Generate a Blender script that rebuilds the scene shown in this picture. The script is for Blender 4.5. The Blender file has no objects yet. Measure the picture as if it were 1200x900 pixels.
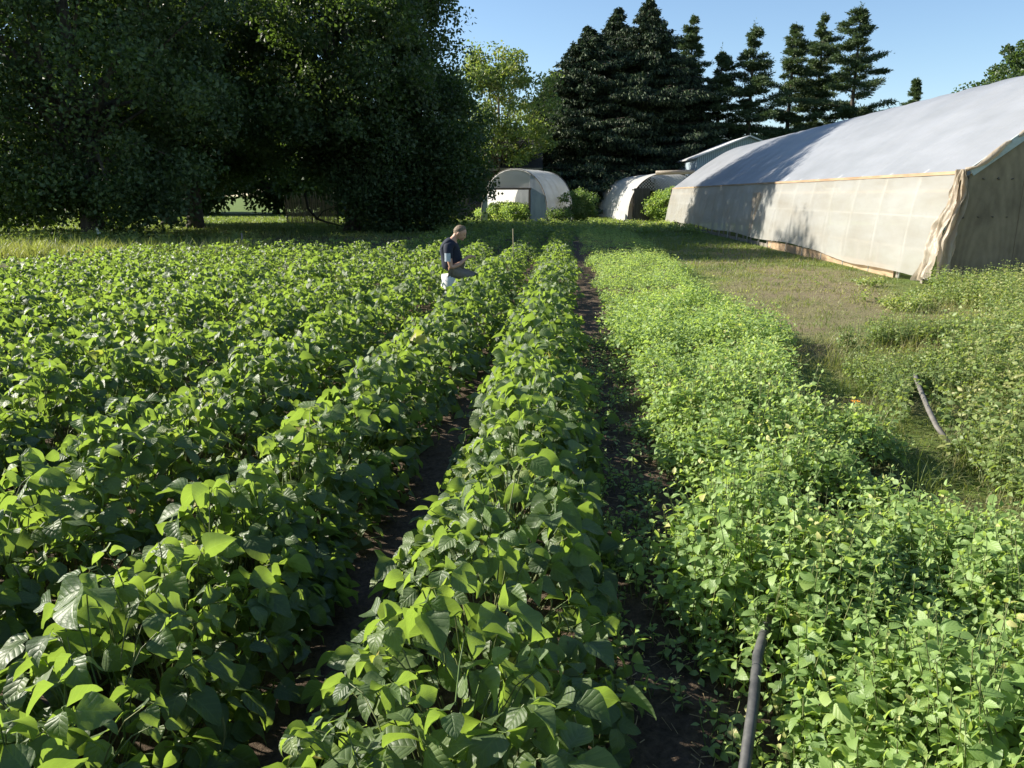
import bpy, math
import numpy as np
from math import radians as R
PI = math.pi
scn = bpy.context.scene
rng = np.random.default_rng(11)

# ------------------------------------------------------------------ camera, sky, sun, exposure
CAMH, FOC, W0, H0 = 1.65, 900.0, 1200, 900
PITCH = math.atan(221 / 900); YAW = R(2.47)
cam = bpy.data.cameras.new('camera'); cam.sensor_width = 36; cam.lens = FOC / W0 * 36
cam.clip_start = 0.05; cam.clip_end = 3000
camo = bpy.data.objects.new('camera', cam); scn.collection.objects.link(camo)
camo.location = (0, 0, CAMH); camo.rotation_euler = (PI / 2 - PITCH, 0, YAW)
scn.camera = camo

SUN_EL, SUN_AZ = 28.0, 76.0          # azimuth counted to the left of the view direction (+Y)
sdir = np.array([-math.sin(R(SUN_AZ)) * math.cos(R(SUN_EL)), math.cos(R(SUN_AZ)) * math.cos(R(SUN_EL)), math.sin(R(SUN_EL))])
world = bpy.data.worlds.new('World'); scn.world = world; world.use_nodes = True
wn = world.node_tree.nodes; bg = wn['Background']
sky = wn.new('ShaderNodeTexSky'); sky.sky_type = 'NISHITA'; sky.sun_disc = False
sky.sun_elevation = R(SUN_EL); sky.sun_rotation = R(-SUN_AZ)
sky.air_density = 1.0; sky.dust_density = 0.25; sky.ozone_density = 3.0
world.node_tree.links.new(sky.outputs[0], bg.inputs[0]); bg.inputs[1].default_value = 0.072
sun = bpy.data.lights.new('sun', 'SUN'); sun.energy = 5.0; sun.angle = R(0.55); sun.color = (1.0, 0.93, 0.80)
suno = bpy.data.objects.new('sun', sun); scn.collection.objects.link(suno)
from mathutils import Vector
suno.rotation_euler = Vector(-sdir).to_track_quat('-Z', 'Y').to_euler()
scn.view_settings.view_transform = 'Standard'; scn.view_settings.look = 'None'
scn.view_settings.exposure = 1.38; scn.view_settings.gamma = 1.0
scn.cycles.max_bounces = 7; scn.cycles.diffuse_bounces = 3; scn.cycles.glossy_bounces = 2
scn.cycles.transmission_bounces = 5; scn.cycles.transparent_max_bounces = 8
scn.cycles.use_denoising = True
scn.cycles.sample_clamp_indirect = 8

# ------------------------------------------------------------------ helpers
def gp(px, py, z=0.0, D=None):
    x = (px - 600) / FOC; y = -(py - 450) / FOC
    d = np.array([x, math.cos(PITCH) + y * math.sin(PITCH), -math.sin(PITCH) + y * math.cos(PITCH)])
    c, s = math.cos(YAW), math.sin(YAW)
    d = np.array([c * d[0] - s * d[1], s * d[0] + c * d[1], d[2]])
    t = (z - CAMH) / d[2] if D is None else D / d[1]
    return d * t + np.array([0, 0, CAMH])

def tag(o, label=None, cat=None, group=None, kind=None):
    if label: o['label'] = label
    if cat: o['category'] = cat
    if group: o['group'] = group
    if kind: o['kind'] = kind
    return o

def empty(name, loc, rz=0):
    o = bpy.data.objects.new(name, None); scn.collection.objects.link(o)
    o.location = loc; o.rotation_euler = (0, 0, rz); o.empty_display_size = 0.2
    return o

def npmesh(name, verts, quads, mat, parent=None, uv=None, col=None, smooth=False, tris=None):
    """verts (n,3), quads (m,4), uv per vertex (n,2), col per vertex (n,3)"""
    verts = np.asarray(verts, dtype=np.float32).reshape(-1, 3)
    me = bpy.data.meshes.new(name)
    nq = 0 if quads is None else len(quads); nt = 0 if tris is None else len(tris)
    loops = []
    if nq: loops.append(np.asarray(quads, dtype=np.int32).ravel())
    if nt: loops.append(np.asarray(tris, dtype=np.int32).ravel())
    loops = np.concatenate(loops)
    me.vertices.add(len(verts)); me.vertices.foreach_set('co', verts.ravel())
    me.loops.add(len(loops)); me.loops.foreach_set('vertex_index', loops)
    me.polygons.add(nq + nt)
    starts = np.concatenate([np.arange(nq) * 4, nq * 4 + np.arange(nt) * 3]).astype(np.int32)
    me.polygons.foreach_set('loop_start', starts)
    me.polygons.foreach_set('use_smooth', np.full(nq + nt, smooth, dtype=bool))
    if uv is not None:
        l = me.uv_layers.new(name='UVMap')
        l.data.foreach_set('uv', np.asarray(uv, dtype=np.float32)[loops].ravel())
    if col is not None:
        a = me.color_attributes.new('tint', 'FLOAT_COLOR', 'POINT')
        c4 = np.ones((len(verts), 4), dtype=np.float32); c4[:, :3] = col
        a.data.foreach_set('color', c4.ravel())
    me.materials.append(mat); me.update(calc_edges=True); me.validate()
    o = bpy.data.objects.new(name, me); scn.collection.objects.link(o)
    if parent: o.parent = parent
    return o

class MB:
    def __init__(s): s.v = []; s.q = []; s.t = []; s.n = 0
    def add(s, v, q, t=None):
        v = np.asarray(v, float).reshape(-1, 3)
        s.v.append(v)
        if q is not None and len(q): s.q.append(np.asarray(q).reshape(-1, 4) + s.n)
        if t is not None and len(t): s.t.append(np.asarray(t).reshape(-1, 3) + s.n)
        s.n += len(v)
    def box(s, c, size, rot=None):
        c = np.asarray(c, float); h = np.asarray(size, float) / 2
        v = np.array([[x, y, z] for x in (-1, 1) for y in (-1, 1) for z in (-1, 1)], float) * h
        if rot is not None: v = v @ np.asarray(rot).T
        s.add(v + c, [[0, 1, 3, 2], [4, 6, 7, 5], [0, 4, 5, 1], [2, 3, 7, 6], [0, 2, 6, 4], [1, 5, 7, 3]])
    def beam(s, a, b, w, h, up=(0, 0, 1)):
        a = np.asarray(a, float); b = np.asarray(b, float); d = b - a; L = np.linalg.norm(d); d /= L
        up = np.asarray(up, float); sx = np.cross(d, up); sx /= np.linalg.norm(sx); u = np.cross(sx, d)
        s.box((a + b) / 2, (w, L, h), np.stack([sx, d, u], 1))
    def tube(s, pts, rad, n=6, cap=True):
        v, q = tube(pts, rad, n); base = s.n; s.add(v, q)
        if cap:
            m = len(v); c0 = np.mean(v[:n], 0); c1 = np.mean(v[-n:], 0)
            s.v.append(np.array([c0, c1])); s.n += 2
            t = [[base + (i + 1) % n, base + i, base + m] for i in range(n)] + [[base + m - n + i, base + m - n + (i + 1) % n, base + m + 1] for i in range(n)]
            s.t.append(np.array(t))
    def build(s, name, mat, parent=None, smooth=False):
        return npmesh(name, np.concatenate(s.v), np.concatenate(s.q) if s.q else None, mat, parent, smooth=smooth,
                      tris=np.concatenate(s.t) if s.t else None)

def tube(pts, rad, n=6):
    pts = np.asarray(pts, float); m = len(pts); rad = np.broadcast_to(np.asarray(rad, float), (m,))
    d = np.gradient(pts, axis=0); d /= np.linalg.norm(d, axis=1, keepdims=True) + 1e-9
    ref = np.array([0, 0, 1.0]) if abs(d[:, 2]).mean() < .8 else np.array([1.0, 0, 0])
    a = np.cross(d, ref); a /= np.linalg.norm(a, axis=1, keepdims=True) + 1e-9; b = np.cross(d, a)
    th = np.arange(n) * 2 * PI / n
    v = pts[:, None] + rad[:, None, None] * (np.cos(th)[None, :, None] * a[:, None] + np.sin(th)[None, :, None] * b[:, None])
    q = []
    for i in range(m - 1):
        for k in range(n):
            q.append([i * n + k, i * n + (k + 1) % n, (i + 1) * n + (k + 1) % n, (i + 1) * n + k])
    return v.reshape(-1, 3), np.array(q)

def norm(a): return a / (np.linalg.norm(a, axis=-1, keepdims=True) + 1e-9)

# value noise, smooth, tileless
_T = np.random.default_rng(5).random((256, 256))
def vn(x, y):
    x = np.asarray(x, float); y = np.asarray(y, float)
    xi = np.floor(x).astype(int); yi = np.floor(y).astype(int); fx = x - xi; fy = y - yi
    fx = fx * fx * (3 - 2 * fx); fy = fy * fy * (3 - 2 * fy)
    g = lambda i, j: _T[(xi + i) & 255, (yi + j) & 255]
    return (g(0, 0) * (1 - fx) + g(1, 0) * fx) * (1 - fy) + (g(0, 1) * (1 - fx) + g(1, 1) * fx) * fy
def fbm(x, y, o=3):
    s = 0; a = .5; t = 0
    for i in range(o): s = s + a * vn(x * 2 ** i + 17.3 * i, y * 2 ** i + 7.7 * i); t += a; a *= .5
    return s / t - .5

# ------------------------------------------------------------------ leaf geometry (vectorised)
def leafmesh(org, axis, nrm, L, Wd, nv=4, nc=1, fold=.25, droop=.5, shape=.75, rip=0.0, tooth=0.0):
    """org, axis, nrm (N,3); L, Wd (N,); nc columns per half; returns verts, quads, uv"""
    N = len(org)
    axis = norm(axis); side = norm(np.cross(axis, nrm)); up = np.cross(side, axis)
    t = np.linspace(0, 1, nv + 1); s = np.linspace(-1, 1, 2 * nc + 1)
    w = np.sin(PI * np.clip(t, 0, 1) ** shape) ** .8 * .5
    w = np.where(t < .5, np.maximum(w, .06), w); w[-1] = .012
    if tooth: w = w * (1 + tooth * np.where(np.arange(nv + 1) % 2, 1, -1))
    droop = np.broadcast_to(np.asarray(droop, float), (N,)); fold = np.broadcast_to(np.asarray(fold, float), (N,))
    k = np.maximum(droop, .05)[:, None]
    ax = np.sin(k * t) / k; az = -(1 - np.cos(k * t)) / k
    P = np.zeros((N, nv + 1, 2 * nc + 1, 3))
    lx = L[:, None] * ax; lz = L[:, None] * az
    wx = Wd[:, None] * w[None]
    fz = (fold[:, None] * wx)[:, :, None] * (np.abs(s) ** 1.3)[None, None]
    if rip:
        ph = rng.random(N)[:, None, None] * 6
        fz = fz + rip * L[:, None, None] * np.sin(t[None, :, None] * 9 + ph + 2 * np.sign(s)[None, None]) * np.abs(s)[None, None]
    P += org[:, None, None]
    P += axis[:, None, None] * lx[:, :, None, None] + up[:, None, None] * (lz[:, :, None] + fz)[..., None]
    P += side[:, None, None] * (wx[:, :, None] * s)[..., None]
    m = 2 * nc + 1
    base = np.array([[i * m + j, i * m + j + 1, (i + 1) * m + j + 1, (i + 1) * m + j] for i in range(nv) for j in range(2 * nc)])
    q = (base[None] + (np.arange(N) * (nv + 1) * m)[:, None, None]).reshape(-1, 4)
    uv = np.zeros((N, nv + 1, m, 2)); uv[..., 0] = s[None, None]; uv[..., 1] = t[None, :, None]
    return P.reshape(-1, 3), q, uv.reshape(-1, 2)

class LeafSet:
    def __init__(s): s.v = []; s.q = []; s.uv = []; s.c = []; s.n = 0
    def add(s, v, q, uv, col):
        s.v.append(v.astype(np.float32)); s.q.append(q + s.n); s.uv.append(uv); s.c.append(col); s.n += len(v)
    def leaves(s, org, axis, nrm, L, Wd, col, **k):
        v, q, uv = leafmesh(org, axis, nrm, L, Wd, **k)
        s.add(v, q, uv, np.repeat(col, len(v) // len(org), 0))
    def build(s, name, mat, parent=None, smooth=True):
        return npmesh(name, np.concatenate(s.v), np.concatenate(s.q), mat, parent, uv=np.concatenate(s.uv), col=np.concatenate(s.c), smooth=smooth)

def tubes(pts, r0, r1, n=3):
    """many curved tubes at once: pts (N,K,3), r (N,)"""
    N, K, _ = pts.shape
    d = np.gradient(pts, axis=1); d = norm(d)
    a = norm(np.cross(d, np.array([.31, .22, .9]))); b = np.cross(d, a)
    th = np.arange(n) * 2 * PI / n
    rad = r0[:, None] * (1 - np.linspace(0, 1, K)) + r1[:, None] * np.linspace(0, 1, K)
    v = pts[:, :, None] + rad[:, :, None, None] * (np.cos(th)[None, None, :, None] * a[:, :, None] + np.sin(th)[None, None, :, None] * b[:, :, None])
    base = np.array([[i * n + k, i * n + (k + 1) % n, (i + 1) * n + (k + 1) % n, (i + 1) * n + k] for i in range(K - 1) for k in range(n)])
    q = (base[None] + (np.arange(N) * K * n)[:, None, None]).reshape(-1, 4)
    return v.reshape(-1, 3), q

def blades(ls, org, h, wd, lean, col, nseg=3, bend=1.0):
    """grass blades: org (N,3), height h, width wd, lean (N,2) horizontal lean vector"""
    N = len(org); t = np.linspace(0, 1, nseg + 1)
    L = np.concatenate([lean, np.zeros((N, 1))], 1)
    ctr = org[:, None] + L[:, None] * (t ** 1.8)[None, :, None] * h[:, None, None]
    ctr[..., 2] += h[:, None] * (t - .35 * bend * np.linalg.norm(lean, axis=1)[:, None] * t ** 2.2)
    side = norm(np.stack([-lean[:, 1] + .01, lean[:, 0], np.zeros(N)], 1) + .3 * rng.normal(size=(N, 3)) * np.array([1, 1, 0]))
    w = wd[:, None] * np.array([.7, 1.0, .75, .1, .1][:nseg] + [.08])[None] * .5
    v = np.stack([ctr - side[:, None] * w[..., None], ctr + side[:, None] * w[..., None]], 2)
    base = np.array([[2 * i, 2 * i + 1, 2 * i + 3, 2 * i + 2] for i in range(nseg)])
    q = (base[None] + (np.arange(N) * 2 * (nseg + 1))[:, None, None]).reshape(-1, 4)
    uv = np.zeros((N, nseg + 1, 2, 2)); uv[..., 1] = t[None, :, None]; uv[:, :, 1, 0] = 1
    ls.add(v.reshape(-1, 3), q, uv.reshape(-1, 2), np.repeat(col, 2 * (nseg + 1), 0))

# ------------------------------------------------------------------ materials
def mat(name):
    m = bpy.data.materials.new(name); m.use_nodes = True; nt = m.node_tree
    return m, nt, nt.nodes['Principled BSDF'], nt.nodes['Material Output']
def N_(nt, t, **k):
    n = nt.nodes.new(t)
    for a, b in k.items(): setattr(n, a, b)
    return n
def ramp(nt, fac, stops):
    r = N_(nt, 'ShaderNodeValToRGB'); e = r.color_ramp.elements
    while len(e) < len(stops): e.new(.5)
    for el, (p, c) in zip(e, stops): el.position = p; el.color = (*c, 1)
    nt.links.new(fac, r.inputs[0]); return r.outputs[0]
def noise(nt, scale, detail=3, vec=None, rough=.55, dist=0):
    n = N_(nt, 'ShaderNodeTexNoise'); n.inputs['Scale'].default_value = scale; n.inputs['Detail'].default_value = detail
    n.inputs['Roughness'].default_value = rough; n.inputs['Distortion'].default_value = dist
    if vec is not None: nt.links.new(vec, n.inputs['Vector'])
    return n.outputs[0]
def pos(nt, scale=(1, 1, 1)):
    g = N_(nt, 'ShaderNodeNewGeometry'); m = N_(nt, 'ShaderNodeMapping'); m.inputs['Scale'].default_value = scale
    nt.links.new(g.outputs['Position'], m.inputs[0]); return m.outputs[0]
def objco(nt, scale=(1, 1, 1)):
    g = N_(nt, 'ShaderNodeTexCoord'); m = N_(nt, 'ShaderNodeMapping'); m.inputs['Scale'].default_value = scale
    nt.links.new(g.outputs['Object'], m.inputs[0]); return m.outputs[0]
def math_(nt, op, a, b=None):
    n = N_(nt, 'ShaderNodeMath', operation=op)
    for i, x in enumerate((a, b)):
        if x is None: continue
        if isinstance(x, (int, float)): n.inputs[i].default_value = x
        else: nt.links.new(x, n.inputs[i])
    return n.outputs[0]
def mixc(nt, f, a, b, mode='MIX'):
    n = N_(nt, 'ShaderNodeMixRGB', blend_type=mode)
    for i, x in enumerate((f, a, b)):
        if isinstance(x, (int, float)): n.inputs[i].default_value = x
        elif isinstance(x, tuple): n.inputs[i].default_value = (*x, 1)
        else: nt.links.new(x, n.inputs[i])
    return n.outputs[0]
def bump(nt, h, p, strength=.3, dist=.01):
    b = N_(nt, 'ShaderNodeBump'); b.inputs['Strength'].default_value = strength; b.inputs['Distance'].default_value = dist
    nt.links.new(h, b.inputs['Height']); nt.links.new(b.outputs[0], p.inputs['Normal']); return b.outputs[0]

def leafmat(name, stops, trans, tf=.4, rough=.45, spec=.5, veins=0.0, pale=0.0):
    """stops: colours along tint.r; trans: translucent colour; tint.g lightens toward the young-leaf colour"""
    m, nt, p, out = mat(name)
    a = N_(nt, 'ShaderNodeVertexColor', layer_name='tint'); sp = N_(nt, 'ShaderNodeSeparateColor'); nt.links.new(a.outputs[0], sp.inputs[0])
    c = ramp(nt, sp.outputs[0], stops)
    if veins:
        u = N_(nt, 'ShaderNodeUVMap'); sx = N_(nt, 'ShaderNodeSeparateXYZ'); nt.links.new(u.outputs[0], sx.inputs[0])
        au = math_(nt, 'ABSOLUTE', sx.outputs[0])
        ph = math_(nt, 'SUBTRACT', math_(nt, 'MULTIPLY', sx.outputs[1], 36.0), math_(nt, 'MULTIPLY', au, 11.0))
        v = math_(nt, 'POWER', math_(nt, 'ABSOLUTE', math_(nt, 'SINE', math_(nt, 'MULTIPLY', ph, .5))), .5)
        mid = math_(nt, 'MINIMUM', math_(nt, 'MULTIPLY', au, 9.0), 1.0)
        h = math_(nt, 'MULTIPLY', v, mid)
        h = math_(nt, 'ADD', h, math_(nt, 'MULTIPLY', noise(nt, 75, 3), 1.6))
        bump(nt, h, p, veins, .004)
        line = math_(nt, 'SUBTRACT', 1.0, math_(nt, 'MULTIPLY', v, mid))
        line = math_(nt, 'MULTIPLY', math_(nt, 'POWER', line, 3.0), .28)
        c = mixc(nt, line, c, (.24, .33, .11))
    g = N_(nt, 'ShaderNodeNewGeometry')
    under = mixc(nt, .35, c, (.16, .22, .10))
    c2 = mixc(nt, g.outputs['Backfacing'], c, under)
    nt.links.new(c2, p.inputs['Base Color'])
    p.inputs['Roughness'].default_value = rough; p.inputs['Specular IOR Level'].default_value = spec
    tr = N_(nt, 'ShaderNodeBsdfTranslucent')
    tc = mixc(nt, .6, mixc(nt, 1.0, c, (2.6, 2.8, 1.2), 'MULTIPLY'), trans)
    nt.links.new(tc, tr.inputs[0])
    mx = N_(nt, 'ShaderNodeMixShader'); mx.inputs[0].default_value = tf
    nt.links.new(p.outputs[0], mx.inputs[1]); nt.links.new(tr.outputs[0], mx.inputs[2]); nt.links.new(mx.outputs[0], out.inputs[0])
    return m

M = {}
M['bean'] = leafmat('bean_leaf', [(0, (.046, .078, .032)), (.45, (.084, .126, .046)), (.8, (.130, .172, .052)), (.93, (.17, .21, .06)), (1, (.26, .22, .06))], (.40, .57, .06), .37, .5, .42, .40)
M['bean_stem'] = leafmat('bean_stem', [(0, (.08, .13, .04)), (1, (.16, .17, .07))], (.2, .3, .05), .1, .5, .3)
M['herb'] = leafmat('herb_leaf', [(0, (.105, .18, .055)), (.6, (.20, .295, .09)), (.95, (.29, .37, .12)), (1, (.40, .38, .15))], (.52, .64, .12), .38, .5, .45, .2)
M['weed'] = leafmat('weed_leaf', [(0, (.08, .12, .04)), (.7, (.16, .22, .065)), (1, (.28, .28, .11))], (.44, .54, .09), .35, .5, .4)
M['grass'] = leafmat('grass_blade', [(0, (.06, .10, .02)), (.35, (.13, .155, .04)), (.6, (.22, .20, .085)), (1, (.36, .28, .16))], (.30, .40, .06), .35, .5, .35)
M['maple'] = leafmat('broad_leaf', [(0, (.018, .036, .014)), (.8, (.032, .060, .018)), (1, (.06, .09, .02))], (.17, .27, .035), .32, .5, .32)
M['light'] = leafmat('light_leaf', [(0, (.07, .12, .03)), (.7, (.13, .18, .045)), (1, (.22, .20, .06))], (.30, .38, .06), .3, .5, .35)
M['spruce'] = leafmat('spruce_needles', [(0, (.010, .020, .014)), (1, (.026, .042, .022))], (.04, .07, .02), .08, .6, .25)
M['pine'] = leafmat('pine_needles', [(0, (.022, .045, .020)), (1, (.055, .085, .030))], (.10, .15, .03), .15, .55, .3)
M['shrub'] = leafmat('shrub_leaf', [(0, (.045, .085, .03)), (.7, (.09, .15, .04)), (1, (.18, .19, .08))], (.25, .38, .06), .35, .5, .4)

def simple(name, c1, c2, scale=8, stretch=(1, 1, 1), rough=.8, b=.2, bd=.01, spec=.3, detail=5, obj=True):
    m, nt, p, out = mat(name)
    v = objco(nt, stretch) if obj else pos(nt, stretch)
    n = noise(nt, scale, detail, v, .6)
    nt.links.new(ramp(nt, n, [(.3, c1), (.7, c2)]), p.inputs['Base Color'])
    p.inputs['Roughness'].default_value = rough; p.inputs['Specular IOR Level'].default_value = spec
    if b: bump(nt, n, p, b, bd)
    return m
M['bark'] = simple('bark', (.035, .030, .022), (.10, .085, .065), 9, (1, 1, .2), .9, .6, .03)
M['wood_grey'] = simple('weathered_wood', (.13, .115, .10), (.26, .235, .20), 12, (1, 1, .12), .85, .3, .005)
M['wood_dark'] = simple('dark_wood', (.060, .050, .042), (.12, .10, .085), 12, (1, 1, .1), .85, .3, .005)
M['wood_tan'] = simple('tan_lumber', (.24, .16, .10), (.38, .28, .18), 10, (.2, .15, 1), .75, .2, .004)
M['trim_teal'] = simple('pale_painted_board', (.34, .38, .37), (.46, .50, .48), 14, (1, 1, 1), .6, .1, .002)
M['metal'] = simple('galvanised_metal', (.42, .43, .44), (.58, .58, .58), 20, (1, 1, 1), .45, .05, .001)
M['hose'] = simple('old_black_pipe', (.030, .032, .034), (.085, .085, .082), 25, (1, 1, 1), .55, .15, .002, .4)
M['hose_pale'] = simple('dusty_grey_hose', (.085, .08, .07), (.16, .15, .135), 25, (1, 1, 1), .7, .15, .002)
M['reed'] = simple('dry_reed', (.30, .24, .15), (.48, .40, .27), 6, (3, 3, .3), .85, .2, .004)
M['barn'] = simple('dark_shingles', (.020, .021, .023), (.045, .046, .048), 3, (1, 1, 4), .9, .3, .02)
M['bucket'] = simple('white_plastic', (.72, .72, .70), (.80, .80, .77), 5, (1, 1, 1), .35, 0)
M['skin'] = simple('skin', (.42, .24, .17), (.52, .31, .22), 12, (1, 1, 1), .5, .05, .002)
M['shirt'] = simple('navy_cotton', (.010, .014, .026), (.018, .024, .042), 30, (1, 1, 1), .85, .3, .004)
M['patch'] = simple('pale_print', (.30, .36, .42), (.55, .60, .62), 60, (1, 1, 1), .8, 0)
M['trousers'] = simple('khaki_cotton', (.16, .14, .11), (.22, .19, .15), 30, (1, 1, 1), .9, .2, .003)
M['hair'] = simple('short_grey_hair', (.07, .05, .035), (.24, .18, .12), 60, (1, 1, .4), .7, .5, .004)
M['shoe'] = simple('boot_rubber', (.03, .03, .03), (.05, .05, .045), 20)
M['straw'] = simple('straw', (.30, .22, .12), (.45, .36, .2), 20)
M['orange'] = simple('marigold_petal', (.75, .28, .02), (.85, .40, .03), 20, rough=.6, b=0)

def mk_siding():
    m, nt, p, out = mat('vertical_metal_siding')
    w = N_(nt, 'ShaderNodeTexWave'); w.wave_type = 'BANDS'; w.bands_direction = 'X'; w.inputs['Scale'].default_value = 2.2
    nt.links.new(objco(nt), w.inputs[0])
    nt.links.new(ramp(nt, w.outputs[1], [(.05, (.12, .155, .18)), (.25, (.25, .31, .35))]), p.inputs['Base Color'])
    p.inputs['Roughness'].default_value = .5; bump(nt, w.outputs[1], p, .6, .03); return m
M['siding'] = mk_siding()

def mk_poly(name, c, dirt, tf, alpha, rough, wr=(1, 1, 1), bs=.25):
    m, nt, p, out = mat(name)
    v = pos(nt, wr)
    n = noise(nt, 1.6, 6, v, .6); n2 = noise(nt, .9, 4, pos(nt, (.5, .5, 2.0)), .6)
    col = ramp(nt, n2, [(.35, c), (.72, dirt)])
    nt.links.new(col, p.inputs['Base Color']); p.inputs['Roughness'].default_value = rough
    p.inputs['Specular IOR Level'].default_value = .55
    nrm = bump(nt, n, p, bs, .06)
    tr = N_(nt, 'ShaderNodeBsdfTranslucent'); nt.links.new(col, tr.inputs[0])
    m1 = N_(nt, 'ShaderNodeMixShader'); m1.inputs[0].default_value = tf
    nt.links.new(p.outputs[0], m1.inputs[1]); nt.links.new(tr.outputs[0], m1.inputs[2])
    tp = N_(nt, 'ShaderNodeBsdfTransparent'); tp.inputs[0].default_value = (.95, .95, .92, 1)
    m2 = N_(nt, 'ShaderNodeMixShader'); m2.inputs[0].default_value = alpha
    nt.links.new(m1.outputs[0], m2.inputs[1]); nt.links.new(tp.outputs[0], m2.inputs[2]); nt.links.new(m2.outputs[0], out.inputs[0])
    return m
M['poly_side'] = mk_poly('hazy_side_plastic', (.60, .60, .57), (.50, .47, .41), .46, .24, .4, (1, 1.4, .5), .35)
M['poly_roof'] = mk_poly('white_roof_plastic', (.39, .405, .44), (.31, .325, .35), .30, .06, .36, (.3, 2.2, .3), .55)
M['poly_flap'] = mk_poly('crumpled_plastic', (.52, .47, .39), (.38, .30, .21), .45, .05, .4, (3, 3, 1), .7)

def mk_ply():
    m, nt, p, out = mat('weathered_plywood')
    v = objco(nt, (1.1, 1, .22)); w = N_(nt, 'ShaderNodeTexWave'); w.wave_type = 'RINGS'; w.rings_direction = 'Y'
    w.inputs['Scale'].default_value = 3.2; w.inputs['Distortion'].default_value = 3.5; w.inputs['Detail'].default_value = 3; w.inputs['Detail Scale'].default_value = 1.2
    nt.links.new(v, w.inputs[0])
    c = ramp(nt, w.outputs[1], [(.1, (.15, .105, .055)), (.55, (.23, .17, .10)), (1, (.27, .205, .125))])
    c = mixc(nt, .78, c, ramp(nt, noise(nt, 2.2, 6, objco(nt, (1, 1, .5)), .65), [(.3, (.10, .08, .055)), (.7, (.30, .24, .16))]))
    nt.links.new(c, p.inputs['Base Color']); p.inputs['Roughness'].default_value = .85
    bump(nt, w.outputs[1], p, .15, .003); return m
M['ply'] = mk_ply()

def mk_lattice(name, c, hole=.42):
    m, nt, p, out = mat(name); return m

def mk_ground():
    m, nt, p, out = mat('field_soil_and_turf')
    a = N_(nt, 'ShaderNodeVertexColor', layer_name='tint'); sp = N_(nt, 'ShaderNodeSeparateColor'); nt.links.new(a.outputs[0], sp.inputs[0])
    n1 = noise(nt, 3.0, 8, pos(nt), .65); n2 = noise(nt, 38, 6, pos(nt), .7); n3 = noise(nt, .35, 5, pos(nt), .6)
    soil = mixc(nt, .5, ramp(nt, n1, [(.3, (.045, .033, .023)), (.7, (.13, .094, .066))]), ramp(nt, n2, [(.35, (.026, .019, .014)), (.7, (.18, .135, .095))]))
    dry = mixc(nt, .5, ramp(nt, n1, [(.3, (.16, .125, .075)), (.7, (.26, .22, .13))]), ramp(nt, n2, [(.35, (.09, .075, .04)), (.7, (.28, .24, .14))]))
    turf = mixc(nt, .5, ramp(nt, n3, [(.35, (.075, .125, .022)), (.65, (.13, .19, .035))]), ramp(nt, n2, [(.35, (.05, .085, .018)), (.7, (.15, .20, .045))]))
    c = mixc(nt, sp.outputs[0], soil, turf); c = mixc(nt, sp.outputs[1], c, dry)
    nt.links.new(c, p.inputs['Base Color']); p.inputs['Roughness'].default_value = .95; p.inputs['Specular IOR Level'].default_value = .15
    bump(nt, math_(nt, 'ADD', n2, math_(nt, 'MULTIPLY', n1, .5)), p, .8, .03)
    return m
M['ground'] = mk_ground()

# ------------------------------------------------------------------ layout functions
def rowx(c, y): return c + .028 * y + .05 * np.sin(y * .55 + c * 3)
ROWS = [-.27, -1.23, -2.20, -3.23, -4.28, -5.35, -6.42, -7.5, -8.6, -9.7, -10.8]
def herb_edges(y): return .60 + .022 * y + .07 * np.sin(y * 1.3), 1.88 + .045 * y + .12 * np.sin(y * .8 + 1) 

def smooth(a, b, x): t = np.clip((x - a) / (b - a), 0, 1); return t * t * (3 - 2 * t)

# ------------------------------------------------------------------ the ground, one sheet to the horizon
def ground_z(x, y):
    e0, e1 = herb_edges(y)
    field = smooth(-13.5, -12.5, x) * (1 - smooth(e1 + .1, e1 + .5, x)) * (1 - smooth(33, 36, y)) * smooth(-6, -5, y)
    near = 1 - smooth(8, 16, np.hypot(x, y))
    z = field * (.02 * fbm(x * 5, y * 5, 2) + near * (.045 * fbm(x * 14, y * 14, 3) + .03 * np.maximum(fbm(x * 31, y * 31, 2), 0)))
    z = z + .05 * fbm(x * .3, y * .3, 2) * smooth(3, 8, np.hypot(x, y))
    return z
def axis_(lo, hi, fine_lo, fine_hi, df, dm):
    a = list(np.arange(fine_lo, fine_hi, df)); x = fine_hi; d = df
    while x < hi: a.append(x); d = max(d * 1.12, dm if x > fine_hi + 6 else d); x += d
    a.append(hi); x = fine_lo; d = df
    while x > lo: x -= d; d *= 1.12; a.append(max(x, lo))
    return np.unique(np.round(a, 4))
xs = axis_(-700, 700, -.3, 2.9, .02, .3); ys = axis_(-60, 1200, 1.2, 9.0, .025, .3)
X, Y = np.meshgrid(xs, ys); Z = ground_z(X, Y)
nx, ny = len(xs), len(ys)
idx = np.arange(nx * ny).reshape(ny, nx)
gq = np.stack([idx[:-1, :-1], idx[:-1, 1:], idx[1:, 1:], idx[1:, :-1]], -1).reshape(-1, 4)
e0, e1 = herb_edges(Y)
fld = smooth(-13.5, -12.5, X) * (1 - smooth(e1 - .1, e1 + .4, X)) * (1 - smooth(30, 34, Y))
bare = smooth(.10, .2, fbm(X * 1.3 + 5, Y * 1.3)) * smooth(e1, e1 + .3, X) * (1 - smooth(6.2, 7, X)) * smooth(3, 5, Y) * (1 - smooth(16, 20, Y))
fld = np.maximum(fld, bare)
dry = smooth(e1 + .3, e1 + .9, X) * (1 - smooth(6.8, 7.6, X)) * smooth(4, 7, Y) * (1 - smooth(22, 34, Y)) * smooth(-.15, .12, fbm(X * .9, Y * .9) + .12)
track = np.exp(-((X - 5.2 - .02 * Y) / 1.1) ** 2) * smooth(10, 14, Y) * (1 - smooth(40, 48, Y)) * .35
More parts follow.
